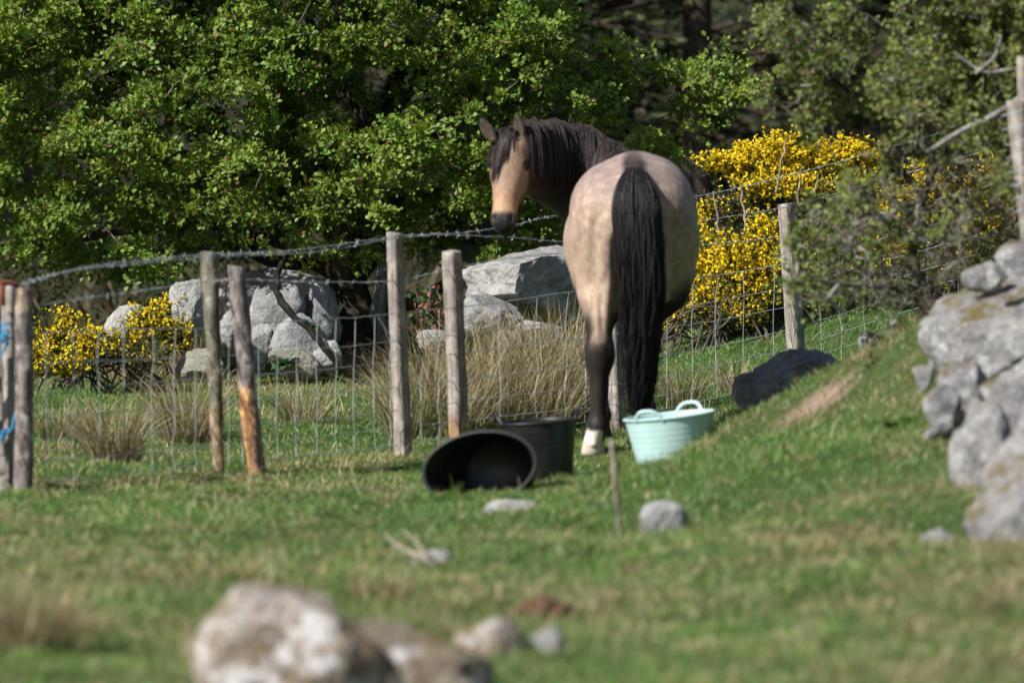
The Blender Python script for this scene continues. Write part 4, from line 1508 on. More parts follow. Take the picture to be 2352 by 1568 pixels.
# mane along the crest, falling over the side of the neck that faces the lens
crest = resample([(0.04, 1.16, 1.26), (-0.03, 1.27, 1.345), (-0.16, 1.305, 1.436), (-0.30, 1.225, 1.468), (-0.40, 1.08, 1.468), (-0.455, 0.985, 1.445)], 200)
N = 1700
ci = rng.integers(14, 200, N)
st = crest[ci] + rng.normal(0, 0.007, (N, 3)) + np.array((0, 0, -0.004))
tang = unit(np.gradient(crest, axis=0))[ci]
out = unit(np.cross(tang, (0, 0, 1)))
out = np.where((out[:, 1] > 0)[:, None], -out, out)
vel = out * rng.uniform(0.5, 1.1, (N, 1)) + np.array((0, 0, 0.10)) + rng.normal(0, 0.10, (N, 3))
L = np.interp(ci, [0, 40, 100, 160, 199], [0.14, 0.34, 0.37, 0.34, 0.24]) * rng.uniform(0.55, 1.12, N)
mc = dark(N, 1.0, 2.2) + np.array((0.026, 0.014, 0.009)) * rng.random((N, 1))
hair('mane', st, vel, L, 12, rng.uniform(0.0018, 0.0037, N), mc, 0.80, 0.010, 1.0, 0.028)
# a thin far side of the mane so the crest has a soft edge
# forelock between the ears
N = 620
fv = rng.uniform(-0.05, 0.045, N)
FLL = np.interp(fv, [-0.05, -0.02, 0.01, 0.045], [0.19, 0.26, 0.20, 0.07]) * rng.uniform(0.5, 1.1, N)
st = hd(0.015, 0, -0.005) + Vs * fv[:, None] + rng.normal(0, 0.006, (N, 3))
vel = Wf * 0.9 + Vs * rng.normal(-0.12, 0.16, (N, 1)) + U * 0.5
hair('forelock', st, vel, FLL, 12, rng.uniform(0.0014, 0.0028, N), dark(N, 0.9, 1.9) + np.array((0.012, 0.004, 0.002)), 0.80, 0.010, 1.0, 0.045, drift=(-0.035, 0, 0))

# ------------------------------------------------------------------ rushes
def tussock(px, py, Y, h, r, n, label, group, green=0.5, seed=0, name='rush_tussock', lean=0.0):
    c = P(px, py, Y)
    X0, Y0 = c[0], Y
    z0 = gz(X0, Y0)
    a = rng.uniform(0, 2 * np.pi, n)
    q = r * np.sqrt(rng.random(n)) * 0.55
    b = np.stack([X0 + q * np.cos(a), Y0 + q * np.sin(a), np.zeros(n)], 1)
    b[:, 2] = z0 - 0.01
    dv = unit(np.stack([np.cos(a) + rng.normal(0, .5, n) + lean, np.sin(a) + rng.normal(0, .5, n), 0 * a], 1))
    H = h * rng.uniform(0.45, 1.12, n)
    V, T, k = blades(b, dv, H, rng.uniform(0.0035, 0.0065, n), rng.uniform(0.05, 0.75, n) * (0.4 + q / (r * .55)), 4)
    g = rng.random(n) < green
    gcol = np.array((0.070, 0.105, 0.032)) * rng.uniform(0.7, 1.4, (n, 1))
    scol = np.array((0.40, 0.32, 0.19)) * rng.uniform(0.5, 1.15, (n, 1))
    cc = np.where(g[:, None], gcol, scol)
    cv = rep(cc, k).reshape(n, k, 3)
    tt = np.array([0, 0, .25, .25, .5, .5, .75, .75, 1.0])[None, :, None]
    tipc = np.array((0.34, 0.26, 0.15)) * rng.uniform(0.6, 1.2, (n, 1, 1))
    cv = cv * (1 - tt ** 1.5 * 0.85) + tipc * tt ** 1.5 * 0.85
    o = obj(name, V, T, M['rush'], col=cv.reshape(-1, 3), loc=(X0, Y0, z0), flat=True)
    return tag(o, label, 'rushes', group)


GS = 'rush tussocks in the thick stand behind the fence'
for i, (px, py, Y, h) in enumerate([(945, 1010, 25.6, .42), (1010, 990, 26.2, .50), (1080, 1000, 25.9, .44), (1140, 985, 26.5, .52), (1205, 980, 26.7, .50), (1270, 985, 26.6, .55), (1330, 970, 27.0, .56),
                                    (980, 960, 27.3, .42), (1060, 950, 27.6, .50), (1130, 945, 27.9, .50), (1200, 940, 28.1, .52), (1265, 935, 28.3, .52), (1310, 945, 27.8, .55), (1000, 985, 26.6, .45),
                                    (1100, 970, 26.9, .52), (1235, 965, 27.2, .52), (1170, 1000, 26.1, .46), (1380, 960, 27.4, .45), (930, 985, 26.5, .36), (1040, 1012, 25.6, .36), (1250, 1003, 26.1, .40)]):
    tussock(px, py, Y, h, 0.20, 250, 'tall tawny rush tussock in the thick stand between the square posts and the horse', GS, 0.62)
tussock(262, 1075, 24.0, .33, 0.20, 420, 'straw-coloured rush tussock behind the netting, lowest of the three left of the mossy post', 'separate rush tussocks', 0.3)
tussock(430, 1035, 25.2, .40, 0.20, 380, 'tall pale rush tussock directly behind the mossy post', 'separate rush tussocks', 0.3)
tussock(140, 1025, 25.4, .22, 0.16, 240, 'small dark rush tussock just right of the bark-covered end post', 'separate rush tussocks', 0.75)
tussock(690, 1000, 26.0, .25, 0.2, 170, 'thin rush tussock in the gap right of the peeling post', 'separate rush tussocks', 0.5)
tussock(1565, 945, 27.3, .26, 0.18, 240, 'small rush tussock behind the netting right of the horse', 'separate rush tussocks', 0.5)
tussock(1690, 905, 27.7, .22, 0.18, 150, 'sparse rush tussock left of the tall square post', 'separate rush tussocks', 0.5)
tussock(450, 870, 31.0, .36, 0.25, 420, 'bleached grass tussock at the foot of the boulders behind the mossy post', 'separate rush tussocks', 0.05)
tussock(745, 862, 31.2, .26, 0.16, 200, 'dry grass tussock at the foot of the dead branch', 'separate rush tussocks', 0.1)
tussock(860, 858, 31.0, .24, 0.22, 240, 'dry grass tussock in front of the hawthorn trunk', 'separate rush tussocks', 0.15)
tussock(300, 880, 30.8, .16, 0.3, 200, 'low dry grass tussock in front of the small gorse bush', 'separate rush tussocks', 0.2)
tussock(80, 1510, 15.0, .28, 0.17, 330, 'blurred straw-topped grass tussock in the near corner', 'near grass tussocks', 0.35)
tussock(190, 1490, 15.4, .12, 0.14, 180, 'blurred lower grass tussock next to the straw-topped corner one', 'near grass tussocks', 0.5)
tussock(1452, 1320, 17.3, .085, 0.06, 60, 'blurred pale grass tuft below the round pale stone', 'near grass tussocks', 0.1)
tussock(1945, 1270, 17.6, .10, 0.12, 90, 'blurred pale grass tuft on the slope below the dark boulder', 'near grass tussocks', 0.3)
tussock(880, 1345, 16.8, .09, 0.16, 160, 'blurred straw tuft just beyond the big mossy boulder', 'near grass tussocks', 0.25)
tussock(2330, 1420, 15.4, .12, 0.2, 260, 'blurred dark green grass tuft at the foot of the rock pile', 'near grass tussocks', 0.9)

# ------------------------------------------------------------------ branching helper


def branch_tree(nodes, targets, trunk_ctr):
    """join every target to the nearest node already in the tree; returns list of (start, end)"""
    pts = [np.asarray(n, float) for n in nodes]
    arr = np.array(pts)
    order = np.argsort(np.linalg.norm(targets - trunk_ctr, axis=1))
    seg = []
    for i in order:
        tg = targets[i]
        dd = np.linalg.norm(arr - tg, axis=1) + 0.35 * np.maximum(0, np.linalg.norm(arr - trunk_ctr, axis=1) - np.linalg.norm(tg - trunk_ctr))
        j = int(np.argmin(dd))
        seg.append((arr[j], tg))
        mid = (arr[j] + tg) / 2
        arr = np.vstack([arr, mid + np.array((0, 0, 0.04)), tg])
    return seg


def seg_paths(seg, S=7, wob=0.05, sag=0.08):
    out = []
    for a, b in seg:
        L = np.linalg.norm(b - a)
        t = np.linspace(0, 1, S)[:, None]
        p = a + (b - a) * t
        w = rng.normal(0, wob * L, (S, 3)); w[0] = 0; w[-1] = 0
        p = p + w + np.array((0, 0, sag * L)) * np.sin(np.pi * t)
        out.append(p)
    return np.array(out)


def sprays(centres, outdir, ntw, nlf, spread, flat, lsize, colf, twig_r=0.0022):
    """leafy sprays: returns leaf (V,T,col) and twig paths"""
    C = np.repeat(centres, ntw, 0)
    O = np.repeat(outdir, ntw, 0)
    n = len(C)
    d = unit(O * 0.75 + rng.normal(0, 1, (n, 3)) * np.array((1, 1, flat)))
    L = np.repeat(spread, ntw) * rng.uniform(0.5, 1.15, n)
    S = 5
    t = np.linspace(0, 1, S)[None, :, None]
    tw = C[:, None] + d[:, None] * L[:, None, None] * t + np.array((0, 0, -0.12)) * (L[:, None, None] * t ** 2)
    tw = tw + rng.normal(0, 0.012, tw.shape) * t
    twR = twig_r * np.repeat((1 - 0.7 * np.linspace(0, 1, S))[None], n, 0)
    # leaves in little bunches along the twigs
    k = nlf
    fi = np.repeat(np.arange(n), k)
    u = rng.random(n * k) ** 0.75
    bunch = np.round(u * 7) / 7
    u = np.clip(0.7 * bunch + 0.3 * u, 0, 1)
    f = u * (S - 1); i0 = np.minimum(f.astype(int), S - 2); fr = (f - i0)[:, None]
    base = tw[fi, i0] * (1 - fr) + tw[fi, i0 + 1] * fr
    off = unit(rng.normal(0, 1, (len(fi), 3)) + np.array((0, 0, 0.25)))
    base = base + off * rng.uniform(0.0, 0.024, (len(fi), 1))
    axis = unit(off + 0.5 * d[fi] + np.array((0, 0, 0.05)))
    nrm = unit(rng.normal(0, 0.65, (len(fi), 3)) + np.array((-0.45, -0.5, 0.75)))
    Ls = lsize * rng.uniform(0.6, 1.25, len(fi))
    V, T = leaves(base, axis, nrm, Ls, Ls * rng.uniform(0.65, 0.95, len(fi)), 0.16)
    cc = colf(len(fi), np.repeat(np.repeat(np.arange(len(centres)), ntw), k))
    return V, T, np.repeat(cc, 4, axis=0), tw, twR


# ------------------------------------------------------------------ the big hawthorn
TY = 31.6
tree = empty('hawthorn_tree', P(820, 850, TY), 'big spreading hawthorn in young leaf behind the fence', 'tree')


def limb(pts, r0, r1, n=26, sides=10, seed=0, gn=0.12):
    q = resample([P(*p) for p in pts], n)
    t = np.linspace(0, 1, n)
    r = r0 + (r1 - r0) * t ** 0.8
    V, Fq = tubes(q, r, sides)
    nn = unit(V - np.repeat(q, sides, 0))
    V = V + nn * (np.repeat(r, sides) * gn * (fbm(V * 9 + seed, 3, seed) + 0.6 * fbm(V * 25, 2, seed + 1)))[:, None]
    return q, V, Fq


bark_nodes = []
white = np.ones(3)
q, V, Fq = limb([(838, 880, TY), (828, 830, TY), (812, 740, TY), (800, 650, TY), (790, 570, TY), (800, 470, TY), (830, 360, TY + .1)], 0.155, 0.085, 40, 16, 3, 0.22)
obj('trunk', V, Fq, M['bark'], tree, col=np.ones((len(V), 3)))
bark_nodes.append(q[14:])
limbs = [
    ([(800, 640, TY), (720, 600, TY + 0.24), (640, 605, TY + 0.14), (560, 570, TY + 0.03), (470, 540, TY + -0.04)], .07, .025),
    ([(800, 560, TY), (700, 470, TY + 0.21), (560, 400, TY + 0.03), (400, 380, TY + -0.07), (220, 360, TY + -0.11), (40, 330, TY + -0.07)], .085, .02),
    ([(810, 500, TY), (720, 340, TY + 0.28), (600, 200, TY + 0.21), (470, 60, TY + 0.17), (380, -120, TY + 0.21)], .08, .02),
    ([(830, 380, TY), (880, 260, TY + 0.32), (930, 120, TY), (960, -40, TY + .1), (970, -260, TY + .1)], .08, .025),
    ([(820, 420, TY), (900, 340, TY + 0.17), (1010, 270, TY + 0.03), (1120, 190, TY + 0.00), (1200, 90, TY + 0.03)], .06, .018),
    ([(810, 560, TY), (900, 480, TY + 0.28), (1020, 420, TY + 0.32), (1160, 380, TY + .1), (1330, 340, TY + .2), (1480, 310, TY + .2)], .065, .015),
    ([(820, 640, TY), (900, 560, TY), (1010, 550, TY + 0.24), (1130, 560, TY + 0.17), (1230, 590, TY + 0.14)], .05, .010),
    ([(830, 380, TY), (1000, 230, TY + .3), (1200, 160, TY + .5), (1400, 170, TY + .5), (1560, 180, TY + .4), (1700, 200, TY + .3)], .055, .008),
    ([(800, 520, TY), (640, 420, TY + .6), (420, 250, TY + .9), (150, 120, TY + .9), (-80, 60, TY + .8)], .07, .02),
    ([(860, 300, TY), (760, 140, TY + 0.11), (700, 20, TY + -0.04), (660, -140, TY + -0.04)], .05, .015),
    ([(800, 600, TY), (650, 560, TY + .1), (480, 520, TY + .2), (300, 530, TY + .2), (120, 560, TY + .2), (-60, 560, TY + .2)], .05, .010),
    ([(850, 330, TY), (1050, 60, TY + .2), (1180, -80, TY + .3), (1300, -200, TY + .3)], .05, .012),
]
for i, (pts, r0, r1) in enumerate(limbs):
    q, V, Fq = limb(pts, r0, r1, 30, 9, 30 + i)
    obj('limb', V, Fq, M['bark'], tree, col=np.ones((len(V), 3)))
    bark_nodes.append(q[4:])
kp = np.array([P(*p) for p in [(690, 585, 31.2), (650, 600, 30.5), (634, 632, 30.1), (640, 688, 29.95), (664, 712, 29.9), (706, 752, 29.85), (742, 796, 29.8), (780, 846, 29.8)]])
kd = np.concatenate([[0], np.cumsum(np.linalg.norm(np.diff(kp, axis=0), axis=1))])
kt = np.linspace(0, kd[-1], 40)
q = np.stack([np.interp(kt, kd, kp[:, i]) for i in range(3)], 1) + rng.normal(0, 0.004, (40, 3))
V, Fq = tubes(q, np.interp(kt, [0, kd[3], kd[-1]], [.012, .020, .017]) * (1 + .22 * rng.normal(0, .6, 40)), 8)
V = V + 0.004 * fbm(V * 30, 2, 5)[:, None]
o = obj('dead_branch', V, Fq, M['bark'], tree, col=np.full((len(V), 3), 0.25)); o['label'] = 'bent bare branch hanging down to the boulders'
q, V, Fq = limb([(862, 730, TY - .1), (900, 712, TY - .3), (960, 690, TY - .4), (1010, 660, TY - .4), (1050, 640, TY - .3)], .05, .03, 20, 8, 61)
obj('limb', V, Fq, M['bark'], tree, col=np.full((len(V), 3), 0.8))

# where the foliage lies in the crown ---------------------------------
low = lambda px: np.interp(px, [-300, 0, 150, 300, 420, 520, 640, 760, 900, 1000, 1100, 1200, 1300, 1420, 1600], [660, 640, 640, 640, 620, 580, 555, 540, 540, 545, 560, 560, 540, 430, 330])
rightb = lambda py: np.interp(py, [-700, -200, 0, 100, 200, 300, 400, 480, 560], [1050, 1180, 1260, 1310, 1380, 1450, 1440, 1380, 1330])
clumps = []
while len(clumps) < 500:
    px = random.uniform(-300, 1480); py = random.uniform(-430, 640)
    if py > low(px) - 25 or px > rightb(py) - 20: continue
    # two dark hollows and the thin place at the far edge
    if ((px - 850) / 110) ** 2 + ((py - 215) / 100) ** 2 < 1 and random.random() < 0.85: continue
    if ((px - 520) / 110) ** 2 + ((py - 250) / 60) ** 2 < 1 and random.random() < 0.8: continue
    if ((px - 20) / 80) ** 2 + ((py - 560) / 90) ** 2 < 1 and random.random() < 0.95: continue
    if ((px - 260) / 200) ** 2 + ((py - 205) / 35) ** 2 < 1 and random.random() < 0.75: continue
    e = ((px - 560) / 1150) ** 2 + ((py - 100) / 900) ** 2
    front = math.sqrt(max(0.02, 1 - e)) * np.interp(py, [-400, 0, 300, 600], [0.35, 0.75, 1.2, 1.2])
    Y = TY - front + random.expovariate(1 / 0.5) if random.random() < 0.72 else TY + random.uniform(-1.0, 1.8)
    if py > 470 and px > 380: Y = max(Y, TY - 0.5 + random.uniform(0, .5))
    c = P(px, py, Y)
    # keep the clumps apart so that dark gaps stay between them
    if any(np.sum(((c - q) / np.array((0.26, 0.40, 0.15)) * (1 if py < 250 else 0.8)) ** 2) < 1 for q in clumps): 
        if random.random() < 0.9: continue
    clumps.append(c)
cand = []
tint_c = []
for c in clumps:
    rx, rz = random.uniform(0.20, 0.36), random.uniform(0.07, 0.13)
    tt_ = random.random()
    tilt_ = random.uniform(-0.5, 0.3)
    for _ in range(6):
        o3 = unit(rng.normal(size=3)) * random.random() ** 0.4
        cand.append(c + np.array((o3[0] * rx, o3[1] * rx, o3[2] * rz + tilt_ * 0.5 * abs(o3[0]) * rx - 0.35 * o3[0] ** 2 * rx)))
        tint_c.append(tt_)
extra = []
for (px, py, Y, n_, sx, sy) in [(1560, 150, TY + .4, 7, 70, 35), (1660, 195, TY + .3, 5, 45, 25), (1700, 215, TY + .3, 3, 20, 10), (1480, 175, TY + .4, 6, 60, 15), (1600, 265, TY + .3, 6, 25, 35), (1560, 215, TY + .4, 5, 50, 25),
                              (1370, 60, TY + .5, 4, 40, 40), (1440, 130, TY + .5, 3, 50, 25), (1380, 190, TY + .3, 5, 40, 15), (1520, 330, TY + .2, 5, 40, 20), (1440, 250, TY + .4, 5, 50, 25),
                              (1130, 600, TY - .5, 5, 45, 20), (1200, 585, TY - .5, 6, 50, 15), (1110, 640, TY - .5, 4, 15, 25), (1140, 660, TY - .5, 3, 20, 20), (1270, 560, TY - .3, 4, 25, 15), (1250, 470, TY, 5, 30, 30),
                              (940, 560, TY - .4, 4, 60, 12), (720, 555, TY - .6, 5, 60, 15), (830, 580, TY - .3, 4, 40, 20)]:
    for _ in range(n_):
        extra.append(P(random.gauss(px, sx), random.gauss(py, sy), Y + random.gauss(0, .15)))
cen = np.array(cand + extra)
ctr = P(760, 420, TY)
od = cen - ctr
od[:, 2] *= 0.35
od = unit(od + np.array((0, -0.5, 0.0)))
sp_tint = np.concatenate([0.65 * np.array(tint_c) + 0.35 * rng.random(len(tint_c)), rng.uniform(0.3, 1, len(extra))])


def haw_col(n, si):
    t = sp_tint[si][:, None] * 0.6 + rng.random((n, 1)) * 0.4
    a = np.array((0.082, 0.175, 0.022)); b = np.array((0.235, 0.310, 0.043))
    c = a + (b - a) * t
    br = (rng.random(n) < 0.05)[:, None]
    c = np.where(br, np.array((0.19, 0.12, 0.05)), c)
    return c * rng.uniform(0.75, 1.25, (n, 1))


V, T, cc, tw, twR = sprays(cen, od, 9, 11, np.concatenate([rng.uniform(0.09, 0.20, len(cand)), rng.uniform(0.14, 0.24, len(extra))]), 0.45, 0.0345, haw_col, 0.0020)
seg = branch_tree(np.concatenate(bark_nodes), cen, P(805, 560, TY))
paths = seg_paths(seg, 7, 0.05, 0.06)
bl = np.linalg.norm(paths[:, 0] - paths[:, -1], axis=1)
r_ = np.clip(0.004 + 0.012 * bl, 0.005, 0.016)
bV, bF = tubes(paths[:, ::2], r_[:, None] * np.linspace(1, 0.35, 4)[None], 4)
tV, tF = tubes(tw[::3, ::2], twR[::3, ::2], 3)
tag(obj('branch_mass', *join([(bV, bF), (tV, tF)])[:2], M['bark'], tree, col=np.ones((len(bV) + len(tV), 3)) * 1.8), kind='stuff')
tag(obj('crown', V, T, M['leaf'], tree, col=cc, flat=True), kind='stuff')

# ------------------------------------------------------------------ the dark thorn bush on the bank
BY = 22.9
bush = empty('thorn_bush', P(2140, 720, BY), 'scrubby hawthorn with pale lichened twigs on the bank beside the rock pile', 'bush')
bn = []
stems = [
    ([(2150, 735, BY - .3), (2125, 660, BY - .2), (2100, 600, BY), (2110, 500, BY), (2150, 380, BY), (2220, 260, BY + .1), (2300, 120, BY + .1), (2360, -60, BY)], .024, .008, 'bark'),
    ([(2150, 735, BY - .3), (2080, 670, BY - .3), (2000, 655, BY - .3), (1920, 650, BY - .3), (1850, 640, BY - .3)], .022, .006, 'bark'),
    ([(2110, 560, BY), (2020, 500, BY - .1), (1950, 460, BY - .1), (1880, 480, BY - .1)], .020, .006, 'bark'),
    ([(2380, 200, BY - .7), (2290, 262, BY - .7), (2210, 300, BY - .7), (2130, 350, BY - .6)], .017, .010, 'twig'),
    ([(2420, 190, BY - .7), (2340, 160, BY - .7), (2260, 165, BY - .7), (2190, 120, BY - .7)], .011, .005, 'twig'),
    ([(2240, 170, BY - .7), (2285, 130, BY - .7), (2300, 80, BY - .7)], .010, .005, 'twig'),
    ([(2160, 380, BY), (2060, 270, BY), (1950, 210, BY), (1860, 130, BY), (1790, 40, BY)], .018, .005, 'bark'),
    ([(2120, 450, BY), (2020, 340, BY), (1930, 300, BY), (1880, 260, BY)], .015, .005, 'bark'),
    ([(2200, 300, BY), (2120, 150, BY), (2030, 60, BY), (1960, 20, BY)], .015, .006, 'bark'),
    ([(1925, 655, BY - .3), (1905, 690, BY - .35), (1940, 715, BY - .35)], .012, .008, 'twig'),
    ([(2180, 480, BY), (2240, 420, BY - .1), (2330, 400, BY - .1)], .014, .006, 'bark'),
]
for i, (pts, r0, r1, mt) in enumerate(stems):
    q, V, Fq = limb(pts, r0, r1, 26, 7, 90 + i, 0.15)
    obj('stem', V, Fq, M[mt], bush, col=np.ones((len(V), 3)))
    bn.append(q[3:])
lb = lambda py: np.interp(py, [-250, 0, 40, 120, 200, 300, 400, 450, 520, 600, 680], [1850, 2080, 2070, 2080, 2050, 2050, 2030, 1910, 1835, 1800, 1850])
cand = []
while len(cand) < 660:
    px = random.uniform(1760, 2560); py = random.uniform(-250, 690)
    if px < lb(py) + random.gauss(0, 25): continue
    if py > np.interp(px, [1800, 2000, 2150, 2250, 2400], [680, 690, 640, 560, 500]): continue
    dens = 1.0 if py < 330 else (0.28 if px > 1990 and py < 430 else (0.06 if px > 1990 else 0.40))
    if random.random() > dens: continue
    cand.append(P(px, py, BY + random.gauss(0, 0.35)))
for (px, py, n_, s) in [(1785, 40, 4, 12), (1820, 95, 5, 15), (1870, 140, 6, 18), (1900, 210, 5, 18), (1850, 175, 3, 15), (1930, 60, 5, 18), (1960, 100, 4, 20), (1890, 265, 6, 20), (1960, 180, 5, 25), (1780, 230, 1, 5)]:
    for _ in range(n_):
        cand.append(P(random.gauss(px, s), random.gauss(py, s), BY + random.gauss(0, .12)))
bc = np.array(cand)
od = unit((bc - P(2150, 350, BY)) * np.array((1, 1, 0.6)) + rng.normal(0, .12, bc.shape))
bt = rng.random(len(bc))


def bush_col(n, si):
    t = bt[si][:, None] * 0.6 + rng.random((n, 1)) * 0.4
    c = np.array((0.085, 0.140, 0.030)) * (1 - t) + np.array((0.240, 0.270, 0.062)) * t
    br = (rng.random(n) < 0.10)[:, None]
    return np.where(br, np.array((0.16, 0.11, 0.06)), c) * rng.uniform(0.7, 1.25, (n, 1))


V, T, cc, tw, twR = sprays(bc, od, 8, 11, rng.uniform(0.07, 0.15, len(bc)), 0.8, 0.024, bush_col, 0.0024)
seg = branch_tree(np.concatenate(bn), bc, P(2130, 600, BY))
paths = seg_paths(seg, 7, 0.08, 0.03)
bl = np.linalg.norm(paths[:, 0] - paths[:, -1], axis=1)
bV, bF = tubes(paths, np.clip(0.003 + 0.010 * bl, 0.003, 0.010)[:, None] * np.linspace(1, 0.4, 7)[None], 4)
tV, tF = tubes(tw[:, ::2], twR[:, ::2], 3)
# bare, lichened twigs in the lower half
tc = []
while len(tc) < 130:
    px = random.uniform(1830, 2420); py = random.uniform(330, 700)
    if px < lb(py) or py > np.interp(px, [1800, 2000, 2150, 2250, 2400], [690, 710, 680, 590, 520]): continue
    tc.append(P(px, py, BY + random.gauss(0, 0.30)))
tc = np.array(tc)
xd = unit((tc - P(2140, 600, BY)) * np.array((1, 1, 0.8)) + rng.normal(0, .2, tc.shape))
xV, xT, xc, xtw, xR = sprays(tc, xd, 7, 4, rng.uniform(0.08, 0.17, len(tc)), 0.9, 0.018, lambda n, si: np.array((0.12, 0.13, 0.04)) * rng.uniform(0.5, 1.4, (n, 1)), 0.0026)
xs_ = seg_paths(branch_tree(np.concatenate(bn), tc, P(2130, 600, BY)), 7, 0.10, 0.03)
yV, yF = tubes(xs_, np.full((len(xs_), 1), 0.0045) * np.linspace(1, 0.5, 7)[None], 5)
zV, zF = tubes(xtw[:, ::2], xR[:, ::2], 3)
V = np.concatenate([V, xV]); cc = np.concatenate([cc, xc]); T = np.concatenate([T, xT + len(V) - len(xV)])
JV, JF, _ = join([(bV, bF), (tV, tF), (yV, yF), (zV, zF)])
tag(obj('branch_mass', JV, JF, M['twig'], bush, col=np.ones((len(JV), 3)) * 0.95), kind='stuff')
tag(obj('crown', V, T, M['bushleaf'], bush, col=cc, flat=True), kind='stuff')

# ------------------------------------------------------------------ gorse


def gorse(label, base, lobes, nsh, fl_frac, seed, group='gorse bushes in flower', bare=None):
    """base = P(...) ; lobes = [(px, py, Y, rx, ry (px), weight)] ; spiny shoots with yellow flowers near their ends"""
    g = empty('gorse_bush', base, label, 'gorse', group)
    w = np.array([l[5] for l in lobes]); w = w / w.sum()
    k = rng.choice(len(lobes), nsh, p=w)
    tips = np.zeros((nsh, 3)); fl = np.zeros(nsh); ctrs = np.zeros((nsh, 3))
    for i in range(nsh):
        px, py, Y, rx, ry, _w, ff = lobes[k[i]]
        d = unit(rng.normal(size=3))
        if d[1] > 0.3: d[1] *= -1
        rr = rng.uniform(0.5, 1.0) if rng.random() < 0.8 else rng.uniform(1.0, 1.28)
        m = Y / F
        c = P(px, py, Y)
        ctrs[i] = c
        tips[i] = c + d * rr * np.array((rx * m, 0.75 * rx * m, ry * m))
        fl[i] = ff
    tips[:, 2] = np.maximum(tips[:, 2], ground_z(tips[:, 0], tips[:, 1]) + 0.03)
    d = unit(tips - ctrs + np.array((0, -0.02, 0.06)))
    L = rng.uniform(0.09, 0.20, nsh)
    S = 4
    t = np.linspace(0, 1, S)[None, :, None]
    sh = tips[:, None] - d[:, None] * L[:, None, None] * (1 - t)
    # stems from the base into the lobes
    bases = base + rng.normal(0, 0.14, (46, 3)) * np.array((1.8, 1, 0)) + np.array((0, 0, 0.0))
    bases[:, 2] = ground_z(bases[:, 0], bases[:, 1])
    pick = rng.integers(0, nsh, 46)
    tt = np.linspace(0, 1, 9)[None, :, None]
    st = bases[:, None] * (1 - tt) + sh[pick, 0][:, None] * tt + rng.normal(0, 0.03, (46, 9, 3)) * np.sin(np.pi * tt) + np.array((0, 0, 0.08)) * np.sin(np.pi * tt)
    V, Fq = tubes(st, np.linspace(0.008, 0.002, 9)[None].repeat(46, 0), 5)
    tag(obj('stems', V, Fq, M['dead'], g, col=np.ones((len(V), 3)) * 0.35), kind='stuff')
    # spines
    ns = 11
    fi = np.repeat(np.arange(nsh), ns)
    u = rng.random(len(fi))[:, None]
    bp = sh[fi, 0] * (1 - u) + sh[fi, -1] * u
    ax_ = unit(d[fi] * 0.6 + rng.normal(0, 1, (len(fi), 3)))
    Ls = rng.uniform(0.015, 0.034, len(fi))
    V, T = leaves(bp, ax_, rng.normal(size=(len(fi), 3)), Ls, np.full(len(fi), 0.0055), 0.0)
    cs = np.array((0.055, 0.085, 0.022)) * rng.uniform(0.6, 1.5, (len(fi), 1))
    dead = (rng.random(nsh) < np.where(fl < 0.25, 0.6, 0.1))[fi][:, None]
    cs = np.where(dead, np.array((0.21, 0.165, 0.10)) * rng.uniform(0.5, 1.2, (len(fi), 1)), cs)
    s2V, s2F = tubes(sh[:, ::3], np.full((nsh, 2), 0.0022), 3)
    tag(obj('spines', V, T, M['gorse'], g, col=np.repeat(cs, 4, 0), flat=True), kind='stuff')
    tag(obj('shoots', s2V, s2F, M['gorse'], g, col=np.tile((0.08, 0.085, 0.035), (len(s2V), 1))), kind='stuff')
    # flowers, three petals each
    nf = 9
    fi = np.repeat(np.arange(nsh), nf)
    clf = np.clip(0.85 + 1.3 * fbm(tips * 7, 2, seed + 50), 0.02, 1)
    keep = rng.random(len(fi)) < fl[fi] * fl_frac * clf[fi]
    fi = fi[keep]
    u = rng.uniform(0.35, 1.05, len(fi))[:, None]
    off = unit(rng.normal(0, 1, (len(fi), 3)))
    bp = sh[fi, 0] * (1 - u) + sh[fi, -1] * u + off * 0.006
    Vs_, Ts_, Cs_ = [], [], []
    n0 = 0
    base_c = np.array((0.98, 0.80, 0.02)) * rng.uniform(0.82, 1.05, (len(fi), 1)) * np.array((1, 1, 1)) - np.array((0, 0.06, 0)) * rng.random((len(fi), 1))
    for a in range(3):
        axp = unit(off + 0.55 * rng.normal(0, 1, off.shape))
        Lp = rng.uniform(0.013, 0.021, len(fi))
        V, T = leaves(bp, axp, rng.normal(size=off.shape) + off, Lp, Lp * 0.8, 0.28)
        Vs_.append(V); Ts_.append(T + n0); n0 += len(V); Cs_.append(np.repeat(base_c, 4, 0))
    if len(fi):
        tag(obj('blossom', np.concatenate(Vs_), np.concatenate(Ts_), M['petal'], g, col=np.concatenate(Cs_), flat=True), kind='stuff')
    return g


GY_ = 29.6
# px, py, depth, rx, ry, weight, flowering
L1 = [(1650, 365, GY_, 62, 22, 1.0, .9), (1720, 370, GY_, 70, 42, 2.0, 1.0), (1795, 345, GY_ - .1, 62, 46, 2.2, 1.0), (1870, 375, GY_, 62, 48, 2.0, 1.0), (1930, 350, GY_, 60, 40, 1.8, 1.0),
      (1990, 350, GY_ + .1, 60, 40, 1.4, .9), (1840, 420, GY_ - .1, 80, 40, 1.6, .75), (1750, 425, GY_ - .1, 70, 40, 1.2, .55), (1950, 425, GY_, 80, 50, 1.6, .7), (1690, 470, GY_ - .1, 70, 60, 1.2, .12), (1770, 500, GY_, 70, 60, .9, .1),
      (1880, 510, GY_, 100, 60, 1.0, .25), (1850, 620, GY_, 120, 80, 2.2, .06), (1800, 690, GY_, 130, 50, 1.6, .04)]
tall_gorse = gorse('tall gorse bush in full yellow flower behind the tall square post', P(1800, 735, GY_ + .1), L1, 3000, 0.95, 1)
